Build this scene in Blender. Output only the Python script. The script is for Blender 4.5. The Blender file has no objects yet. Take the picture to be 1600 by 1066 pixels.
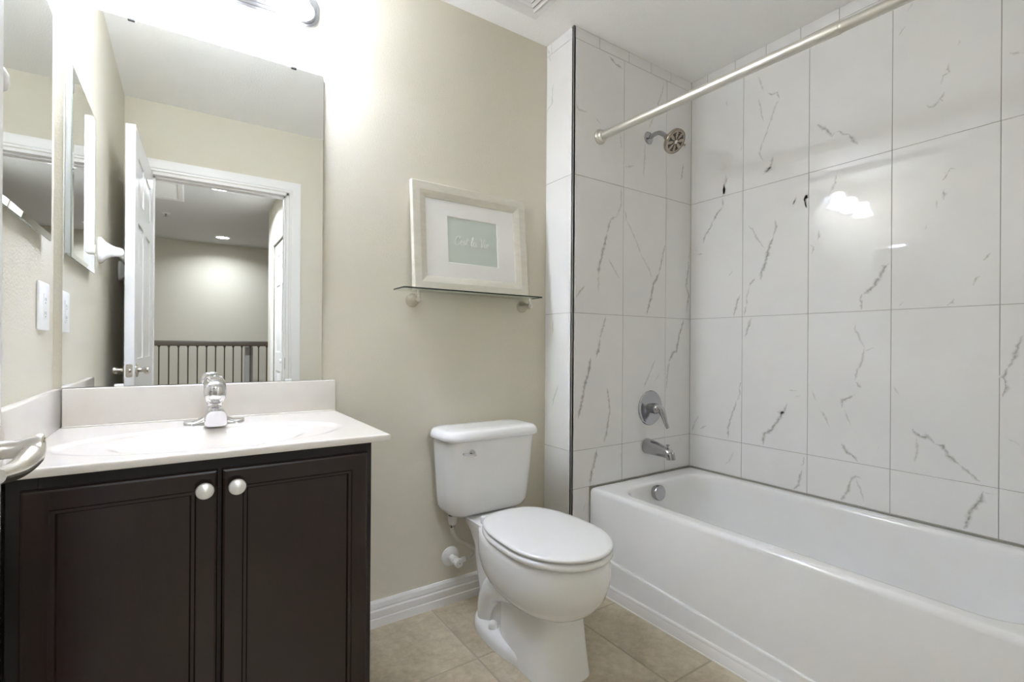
import bpy, bmesh, math, random
from mathutils import Vector, Matrix
from math import sin, cos, pi, radians

S = bpy.context.scene
COL = S.collection

# ---------------------------------------------------------------- camera, world, exposure
def make_camera():
    yaw, pit, rol, f, cy = radians(34.0946), radians(0.01937), radians(0.3846), 764.641, 540.013
    F = Vector((sin(yaw) * cos(pit), cos(yaw) * cos(pit), sin(pit)))
    R0 = Vector((cos(yaw), -sin(yaw), 0)); U0 = R0.cross(F)
    R = R0 * cos(rol) + U0 * sin(rol); U = U0 * cos(rol) - R0 * sin(rol)
    cd = bpy.data.cameras.new('camera'); co = bpy.data.objects.new('camera', cd); COL.objects.link(co)
    co.matrix_world = Matrix(((R.x, U.x, -F.x, 0), (R.y, U.y, -F.y, 0), (R.z, U.z, -F.z, 1.0695), (0, 0, 0, 1)))
    cd.sensor_fit = 'HORIZONTAL'; cd.sensor_width = 36; cd.lens = 36 * f / 1600
    cd.shift_y = (cy - 533) / 1600; cd.clip_start = 0.01; cd.clip_end = 60
    S.camera = co
make_camera()
W = bpy.data.worlds.new('world'); S.world = W; W.use_nodes = True
W.node_tree.nodes['Background'].inputs[0].default_value = (0.9, 0.95, 1, 1)
W.node_tree.nodes['Background'].inputs[1].default_value = 0.3
VS = S.view_settings
S.display_settings.display_device = 'sRGB'
VS.view_transform = 'Standard'; VS.look = 'None'; VS.gamma = 1.0; VS.use_curve_mapping = False
VS.exposure = 1.64
S.cycles.max_bounces = 24; S.cycles.diffuse_bounces = 20; S.cycles.glossy_bounces = 10
S.cycles.transmission_bounces = 8; S.cycles.transparent_max_bounces = 12
S.cycles.sample_clamp_indirect = 6.0; S.cycles.blur_glossy = 0.5

SHADE_POWER = 24.0        # emission of the lit glass shades and bulbs
CAN_WATTS = 12.0          # each recessed can in the hallway

# ---------------------------------------------------------------- room numbers (metres)
XL, XR = -0.292, 2.2573          # left wall, tiled long wall
YM, YF, YD = 1.8278, 1.6353, 0.09  # mirror wall, shower-head wall, door wall
XW = 1.4252                      # side of the tiled wing wall
ZC = 2.4833                      # ceiling
HX0, HX1, HY0 = -1.3, 0.725, -4.45   # hallway

# ---------------------------------------------------------------- materials
def nd(nt, t, **kw):
    n = nt.nodes.new(t)
    for k, v in kw.items(): setattr(n, k, v)
    return n
def mat(name, col=(0.8, 0.8, 0.8), rough=0.5, metal=0.0, **kw):
    m = bpy.data.materials.new(name); m.use_nodes = True
    b = m.node_tree.nodes['Principled BSDF']
    b.inputs['Base Color'].default_value = (*col, 1); b.inputs['Roughness'].default_value = rough
    b.inputs['Metallic'].default_value = metal
    for k, v in kw.items(): b.inputs[k].default_value = v
    return m
def bsdf(m): return m.node_tree.nodes['Principled BSDF']
def coords(nt, kind='Object', scale=(1, 1, 1)):
    t = nd(nt, 'ShaderNodeTexCoord'); mp = nd(nt, 'ShaderNodeMapping'); mp.inputs['Scale'].default_value = scale
    nt.links.new(t.outputs[kind], mp.inputs['Vector']); return mp.outputs['Vector']
def noise(nt, vec, scale, detail=4, rough=0.5, dist=0.0):
    n = nd(nt, 'ShaderNodeTexNoise'); n.inputs['Scale'].default_value = scale; n.inputs['Detail'].default_value = detail
    n.inputs['Roughness'].default_value = rough; n.inputs['Distortion'].default_value = dist
    nt.links.new(vec, n.inputs['Vector']); return n.outputs['Fac']
def ramp(nt, fac, stops):
    r = nd(nt, 'ShaderNodeValToRGB'); e = r.color_ramp.elements
    while len(e) < len(stops): e.new(0.5)
    for i, (p, c) in enumerate(stops): e[i].position = p; e[i].color = (*c, 1) if len(c) == 3 else c
    nt.links.new(fac, r.inputs['Fac']); return r.outputs['Color']
def bump(nt, b, height, strength, dist):
    n = nd(nt, 'ShaderNodeBump'); n.inputs['Strength'].default_value = strength; n.inputs['Distance'].default_value = dist
    nt.links.new(height, n.inputs['Height']); nt.links.new(n.outputs['Normal'], b.inputs['Normal'])
def painted(name, col, rough=0.75, scale=170, dist=0.0006, strength=0.42):
    m = mat(name, col, rough); nt = m.node_tree; v = coords(nt)
    n1 = noise(nt, v, scale, 3, 0.55, 0.3)
    h = ramp(nt, n1, [(0.42, (0, 0, 0)), (0.62, (1, 1, 1))])
    bump(nt, bsdf(m), h, strength, dist)
    return m
def mottled(name, c0, c1, rough, scale, detail=6, vscale=(1, 1, 1), lo=0.3, hi=0.7, bumpd=0.0):
    m = mat(name, c0, rough); nt = m.node_tree; v = coords(nt, scale=vscale)
    n = noise(nt, v, scale, detail, 0.6, 0.4)
    nt.links.new(ramp(nt, n, [(lo, c0), (hi, c1)]), bsdf(m).inputs['Base Color'])
    if bumpd: bump(nt, bsdf(m), n, 0.5, bumpd)
    return m
def emit(name, col, strength):
    m = bpy.data.materials.new(name); m.use_nodes = True; b = bsdf(m)
    b.inputs['Base Color'].default_value = (*col, 1); b.inputs['Roughness'].default_value = 0.3
    b.inputs['Emission Color'].default_value = (*col, 1); b.inputs['Emission Strength'].default_value = strength
    return m

WALL = painted('beige wall paint', (0.660, 0.627, 0.535))
CEIL = painted('white ceiling texture', (0.93, 0.93, 0.92), 0.85, 150, 0.0012, 0.6)
TRIM = mat('white trim paint', (0.80, 0.795, 0.79), 0.32)
DOORM = mat('white door paint', (0.80, 0.80, 0.80), 0.35)
TILE = mottled('white marble porcelain', (0.80, 0.80, 0.805), (0.76, 0.76, 0.765), 0.035, 2.6, 3, lo=0.45, hi=0.75)
GROUT = mat('grey grout', (0.36, 0.355, 0.33), 0.8)
JOINT = mat('grey caulk joint', (0.40, 0.395, 0.36), 0.7)
def vein_material():
    m = mat('grey marble vein', (0.8, 0.8, 0.8), 0.035); nt = m.node_tree; b = bsdf(m)
    v = coords(nt); base = ramp(nt, noise(nt, v, 2.6, 3, 0.6, 0.4), [(0.45, (0.80, 0.80, 0.805)), (0.75, (0.76, 0.76, 0.765))])
    uv = nd(nt, 'ShaderNodeUVMap'); sep = nd(nt, 'ShaderNodeSeparateXYZ'); nt.links.new(uv.outputs['UV'], sep.inputs[0])
    # U = distance from the vein line (0..1 over the half width), V = strength
    n = noise(nt, coords(nt), 75, 5, 0.65, 0.6)
    def mth(op, a, c, clamp=False):
        k = nd(nt, 'ShaderNodeMath', operation=op); k.use_clamp = clamp
        for i, q in enumerate((a, c)):
            if isinstance(q, (int, float)): k.inputs[i].default_value = q
            else: nt.links.new(q, k.inputs[i])
        return k.outputs[0]
    edge = mth('SUBTRACT', 1.0, sep.outputs['X'], True)
    edge = mth('POWER', edge, 1.6)
    nn = mth('MULTIPLY', mth('SUBTRACT', n, 0.22), 2.7, True)
    fac = mth('MULTIPLY', mth('MULTIPLY', edge, nn), sep.outputs['Y'], True)
    mx = nd(nt, 'ShaderNodeMix', data_type='RGBA'); mx.inputs[7].default_value = (0.25, 0.245, 0.225, 1)
    nt.links.new(fac, mx.inputs[0]); nt.links.new(base, mx.inputs[6]); nt.links.new(mx.outputs[2], b.inputs['Base Color'])
    return m
VEIN = vein_material()
EDGE = mat('dark grey tile edge', (0.42, 0.42, 0.40), 0.6)
CAULK = mat('white caulk', (0.8, 0.8, 0.78), 0.5)
def floor_material():
    m = mat('beige floor tile', (0.45, 0.38, 0.29), 0.33); nt = m.node_tree; b = bsdf(m)
    v = coords(nt); uv = nd(nt, 'ShaderNodeUVMap')
    n1 = noise(nt, uv.outputs['UV'], 4.2, 8, 0.62, 0.7); n2 = noise(nt, uv.outputs['UV'], 34, 6, 0.7, 0.3)
    mix = nd(nt, 'ShaderNodeMath', operation='MULTIPLY_ADD'); mix.inputs[1].default_value = 0.45
    nt.links.new(n2, mix.inputs[0])
    s = nd(nt, 'ShaderNodeMath', operation='MULTIPLY'); s.inputs[1].default_value = 0.6; nt.links.new(n1, s.inputs[0])
    nt.links.new(s.outputs[0], mix.inputs[2])
    nt.links.new(ramp(nt, mix.outputs[0], [(0.36, (0.33, 0.27, 0.19)), (0.52, (0.47, 0.405, 0.30)), (0.68, (0.61, 0.545, 0.425))]), b.inputs['Base Color'])
    bump(nt, b, n2, 0.15, 0.0008)
    return m
FLOORM = floor_material()
FGROUT = mat('floor grout', (0.40, 0.35, 0.28), 0.85)
CARPET = mottled('taupe hall carpet', (0.30, 0.26, 0.21), (0.38, 0.33, 0.27), 0.95, 60, 5)
WOOD = mottled('espresso wood', (0.0088, 0.0036, 0.0027), (0.0165, 0.0070, 0.0052), 0.24, 9, 8, vscale=(7, 7, 0.55), lo=0.3, hi=0.72, bumpd=0.0003)
CARCASE = mat('espresso cabinet frame', (0.0045, 0.003, 0.0027), 0.42)
STONE = mottled('cream cultured marble', (0.725, 0.69, 0.645), (0.695, 0.66, 0.612), 0.13, 3, 5, lo=0.4, hi=0.7)
CHINA = mat('white vitreous china', (0.84, 0.845, 0.85), 0.08)
SEATM = mat('white seat plastic', (0.80, 0.805, 0.81), 0.22)
TUBM = mat('white tub enamel', (0.80, 0.805, 0.815), 0.11)
PLATEM = mat('satin chrome plate', (0.27, 0.27, 0.28), 0.30, 1.0)
CHROME = mat('polished chrome', (0.74, 0.74, 0.76), 0.05, 1.0)
DCHROME = mat('chrome fitting', (0.46, 0.46, 0.48), 0.15, 1.0)
NICKEL = mat('brushed nickel', (0.70, 0.67, 0.62), 0.27, 1.0)
RODM = mat('satin nickel rod', (0.72, 0.70, 0.65), 0.42, 1.0)
KNOBM = mat('satin silver knob', (0.86, 0.85, 0.82), 0.38, 0.6)
HEADM = mat('bronze nickel shower head', (0.42, 0.365, 0.31), 0.25, 1.0)
BLACK = mat('black rubber', (0.012, 0.012, 0.012), 0.5)
MIRROR = mat('mirror silver', (0.90, 0.915, 0.91), 0.0, 1.0)
MEDGE = mat('mirror glass edge', (0.30, 0.36, 0.33), 0.15)
PLASTIC = mat('white plastic', (0.84, 0.84, 0.84), 0.3)
CERAMIC = mat('white ceramic', (0.85, 0.85, 0.84), 0.12)
FRAMEM = mottled('champagne silver leaf frame', (0.66, 0.63, 0.55), (0.74, 0.715, 0.64), 0.42, 14, 4, vscale=(1, 1, 3))
bsdf(FRAMEM).inputs['Metallic'].default_value = 0.25
MATB = mat('white mat board', (0.90, 0.90, 0.885), 0.8)
ART = mottled('pale sage print', (0.59, 0.655, 0.62), (0.65, 0.705, 0.67), 0.6, 6, 4)
INK = mat('white script ink', (0.80, 0.83, 0.81), 0.7)
BRONZE = mat('dark bronze rail', (0.075, 0.06, 0.045), 0.4)
RAILW = mat('brown wood handrail', (0.10, 0.08, 0.06), 0.4)
DARK = mat('dark duct', (0.02, 0.02, 0.02), 0.9)
POSTM = mat('grey newel paint', (0.36, 0.35, 0.33), 0.6)
HOSE = mat('grey braided hose', (0.62, 0.585, 0.53), 0.45)
ACRYL = mat('clear acrylic clip', (0.85, 0.86, 0.85), 0.2)
def glass_sheet(name, tint, k):
    m = bpy.data.materials.new(name); m.use_nodes = True; nt = m.node_tree; nt.nodes.clear()
    out = nd(nt, 'ShaderNodeOutputMaterial'); mx = nd(nt, 'ShaderNodeMixShader'); lw = nd(nt, 'ShaderNodeLayerWeight'); lw.inputs[0].default_value = 0.5
    pw = nd(nt, 'ShaderNodeMath', operation='POWER'); pw.inputs[1].default_value = 4.0; sc = nd(nt, 'ShaderNodeMath', operation='MULTIPLY_ADD'); sc.inputs[1].default_value = k; sc.inputs[2].default_value = 0.02
    tr = nd(nt, 'ShaderNodeBsdfTransparent'); tr.inputs[0].default_value = (*tint, 1)
    gl = nd(nt, 'ShaderNodeBsdfGlossy'); gl.inputs['Roughness'].default_value = 0.01
    nt.links.new(lw.outputs['Facing'], pw.inputs[0]); nt.links.new(pw.outputs[0], sc.inputs[0]); nt.links.new(sc.outputs[0], mx.inputs[0])
    nt.links.new(tr.outputs[0], mx.inputs[1]); nt.links.new(gl.outputs[0], mx.inputs[2])
    nt.links.new(mx.outputs[0], out.inputs[0]); return m
GLASS = glass_sheet('clear shelf glass', (0.95, 0.975, 0.96), 0.35)
GEDGE = mat('dark green glass edge', (0.03, 0.045, 0.035), 0.15)
PGLASS = glass_sheet('picture glazing', (1.0, 1.0, 1.0), 0.25)
SHADEM = emit('lit frosted glass shade', (0.872, 0.913, 1.0), SHADE_POWER)
BULBM = emit('lit bulb', (0.872, 0.913, 1.0), SHADE_POWER)
CANM = emit('lit recessed lens', (0.90, 0.94, 1.0), 14)

# ---------------------------------------------------------------- mesh helpers
def BM(): return bmesh.new()
def rect_faces(bm, v, idx, mi=0):
    out = []
    for f in idx:
        try:
            q = bm.faces.new([v[i] for i in f]); q.material_index = mi; out.append(q)
        except ValueError: pass
    return out
BOXF = ((0, 2, 3, 1), (4, 5, 7, 6), (0, 1, 5, 4), (2, 6, 7, 3), (0, 4, 6, 2), (1, 3, 7, 5))
def box(bm, x0, y0, z0, x1, y1, z1, bev=0.0, seg=2, mi=0, xf=None):
    t = bmesh.new()
    v = [t.verts.new((x, y, z)) for x in (x0, x1) for y in (y0, y1) for z in (z0, z1)]
    rect_faces(t, v, BOXF, mi)
    bmesh.ops.recalc_face_normals(t, faces=t.faces[:])
    if bev: bmesh.ops.bevel(t, geom=t.edges[:], offset=bev, segments=seg, affect='EDGES', profile=0.5)
    merge(bm, t, xf)
def merge(bm, t, xf=None):
    if xf is not None: bmesh.ops.transform(t, matrix=xf, verts=t.verts[:])
    me = bpy.data.meshes.new('tmp'); t.to_mesh(me); t.free(); bm.from_mesh(me); bpy.data.meshes.remove(me)
def basis(axis, up=None):
    a = Vector(axis).normalized()
    u = Vector(up) if up is not None else (Vector((0, 0, 1)) if abs(a.z) < 0.9 else Vector((1, 0, 0)))
    x = u.cross(a).normalized(); y = a.cross(x).normalized()
    return x, y, a
def loft(bm, rings, cap0=True, cap1=True, mi=0, closed=True):
    vs = [[bm.verts.new(p) for p in r] for r in rings]; n = len(rings[0])
    for a, b in zip(vs, vs[1:]):
        for i in range(n if closed else n - 1):
            j = (i + 1) % n
            f = bm.faces.new((a[i], a[j], b[j], b[i])); f.material_index = mi
    if cap0: f = bm.faces.new(list(reversed(vs[0]))); f.material_index = mi
    if cap1: f = bm.faces.new(vs[-1]); f.material_index = mi
def lathe(bm, prof, o, axis, n=32, cap0=True, cap1=True, mi=0, sx=1.0, sy=1.0, up=None):
    x, y, a = basis(axis, up); o = Vector(o)
    rings = [[o + a * h + x * (max(r, 1e-5) * sx * cos(2 * pi * k / n)) + y * (max(r, 1e-5) * sy * sin(2 * pi * k / n)) for k in range(n)] for r, h in prof]
    loft(bm, rings, cap0, cap1, mi)
def smooth_path(pts, sub=6):
    P = [Vector(p) for p in pts]; out = []
    for i in range(len(P) - 1):
        p0 = P[max(i - 1, 0)]; p1 = P[i]; p2 = P[i + 1]; p3 = P[min(i + 2, len(P) - 1)]
        for k in range(sub):
            t = k / sub
            out.append(0.5 * ((2 * p1) + (p2 - p0) * t + (2 * p0 - 5 * p1 + 4 * p2 - p3) * t * t + (3 * p1 - p0 - 3 * p2 + p3) * t ** 3))
    out.append(P[-1]); return out
def tube(bm, pts, rad, n=14, sub=6, flat=1.0, mi=0, up=None, caps=True):
    P = smooth_path(pts, sub) if sub > 1 else [Vector(p) for p in pts]
    if isinstance(rad, (int, float)): R = [rad] * len(P)
    else:
        R = []
        for i in range(len(P)):
            t = i / (len(P) - 1) * (len(rad) - 1); k = min(int(t), len(rad) - 2); R.append(rad[k] + (rad[k + 1] - rad[k]) * (t - k))
    T = [(P[min(i + 1, len(P) - 1)] - P[max(i - 1, 0)]).normalized() for i in range(len(P))]
    x, y, _ = basis(T[0], up); rings = []
    for i, p in enumerate(P):
        x = (x - T[i] * x.dot(T[i])).normalized(); y = T[i].cross(x)
        rings.append([p + x * (R[i] * cos(2 * pi * k / n)) + y * (R[i] * flat * sin(2 * pi * k / n)) for k in range(n)])
    loft(bm, rings, caps, caps, mi)
def rrect(x0, y0, x1, y1, r, n=6):
    out = []
    for cx, cy, a in ((x1 - r, y1 - r, 0), (x0 + r, y1 - r, 90), (x0 + r, y0 + r, 180), (x1 - r, y0 + r, 270)):
        for k in range(n + 1):
            t = radians(a + 90 * k / n); out.append((cx + r * cos(t), cy + r * sin(t)))
    return out
def prism(bm, poly, d0, d1, plane='xy', bev=0.0, seg=2, mi=0):
    t = bmesh.new()
    def P(a, b, c): return {'xy': (a, b, c), 'xz': (a, c, b), 'yz': (c, a, b)}[plane]
    lo = [t.verts.new(P(a, b, d0)) for a, b in poly]; hi = [t.verts.new(P(a, b, d1)) for a, b in poly]
    n = len(poly); f0 = t.faces.new(lo); f1 = t.faces.new(hi); sides = [t.faces.new((lo[i], lo[(i + 1) % n], hi[(i + 1) % n], hi[i])) for i in range(n)]
    for f in t.faces: f.material_index = mi
    bmesh.ops.recalc_face_normals(t, faces=t.faces[:])
    if bev:
        es = [e for e in t.edges if (f0 in e.link_faces or f1 in e.link_faces)]
        bmesh.ops.bevel(t, geom=es, offset=bev, segments=seg, affect='EDGES', profile=0.5)
    merge(bm, t)
def finish(bm, angle=38):
    bmesh.ops.recalc_face_normals(bm, faces=bm.faces[:])
    for f in bm.faces: f.smooth = True
    for e in bm.edges:
        if len(e.link_faces) == 2 and e.calc_face_angle(0) > radians(angle): e.smooth = False
def thing(name, label, cat, loc, group=None):
    o = bpy.data.objects.new(name, None); COL.objects.link(o); o.location = loc
    o.empty_display_size = 0.05
    o['label'] = label; o['category'] = cat
    if group: o['group'] = group
    return o
def obj(name, bm, m, parent=None, label=None, recalc=True, angle=38):
    """one mesh object; vertices are given in room coordinates"""
    if recalc: finish(bm, angle)
    if parent is not None:
        r = parent
        org = Vector((0, 0, 0))
        while r is not None: org += Vector(r.location); r = r.parent
    else:
        c = [v.co for v in bm.verts]
        org = Vector(((min(v.x for v in c) + max(v.x for v in c)) / 2, (min(v.y for v in c) + max(v.y for v in c)) / 2, min(v.z for v in c)))
    bmesh.ops.translate(bm, vec=-org, verts=bm.verts[:])
    me = bpy.data.meshes.new(name); bm.to_mesh(me); bm.free()
    for q in (m if isinstance(m, (list, tuple)) else [m]): me.materials.append(q)
    o = bpy.data.objects.new(name, me); COL.objects.link(o)
    if parent is not None: o.parent = parent
    else: o.location = org
    if label: o['label'] = label
    return o
def tag(o, label, cat, group=None):
    o['label'] = label; o['category'] = cat
    if group: o['group'] = group
    return o
def struct(name, bm, m, label=None, parent=None, cat=None, **kw):
    o = obj(name, bm, m, parent, label, **kw); o['kind'] = 'structure'
    if cat and parent is None: o['category'] = cat
    return o

# ================================================================ SETTING: the bathroom shell
def plain(name, m, *boxes, label=None):
    bm = BM()
    for b in boxes: box(bm, *b)
    return struct(name, bm, m, label)
OX0, OX1, OZ = -0.176, 0.574, 2.076        # door opening
plain('wall_back', WALL, (XL - 0.12, YM, 0, XW + 0.02, YM + 0.12, ZC))
plain('wall_left', WALL, (XL - 0.12, 0.09, 0, XL, YM, ZC))
plain('wall_right', WALL, (XR + 0.011, 0.09, 0, XR + 0.13, YM + 0.12, ZC))
plain('wall_wing', WALL, (XW + 0.011, YF + 0.011, 0, XR + 0.011, YM + 0.12, ZC))
plain('wall_door', WALL, (XL - 0.12, YD - 0.12, 0, OX0, YD, ZC), (OX1, YD - 0.12, 0, XR + 0.13, YD, ZC), (OX0, YD - 0.12, OZ, OX1, YD, ZC))
plain('ceiling', CEIL, (XL - 0.12, YD - 0.12, ZC, XR + 0.13, YM + 0.12, ZC + 0.05))

# floor: one mesh, a slab of grout with each 45 cm tile on it
def floor_tiles():
    bm = BM(); uv = bm.loops.layers.uv.new('UVMap'); rnd = random.Random(5)
    box(bm, XL - 0.12, YD - 0.12, -0.05, XR + 0.13, YM + 0.12, -0.0012, mi=1)
    xs = [0.846 + 0.4465 * k for k in range(-3, 4)]; ys = [1.447 + 0.45 * k for k in range(-4, 2)]
    g = 0.0028
    for a, b in zip(xs, xs[1:]):
        for c, d in zip(ys, ys[1:]):
            a0, b0, c0, d0 = max(a, XL) + g, min(b, XR) - g, max(c, YD - 0.12) + g, min(d, YM) - g
            if b0 - a0 < 0.01 or d0 - c0 < 0.01: continue
            ou, ov = rnd.uniform(0, 9), rnd.uniform(0, 9)
            n0 = len(bm.faces)
            box(bm, a0, c0, -0.006, b0, d0, 0.0, bev=0.0012, seg=1, mi=0)
            bm.faces.ensure_lookup_table()
            for f in bm.faces[n0:]:
                for l in f.loops: l[uv].uv = (l.vert.co.x + ou, l.vert.co.y + ov)
    return struct('floor', bm, [FLOORM, FGROUT])
floor_tiles()

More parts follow.
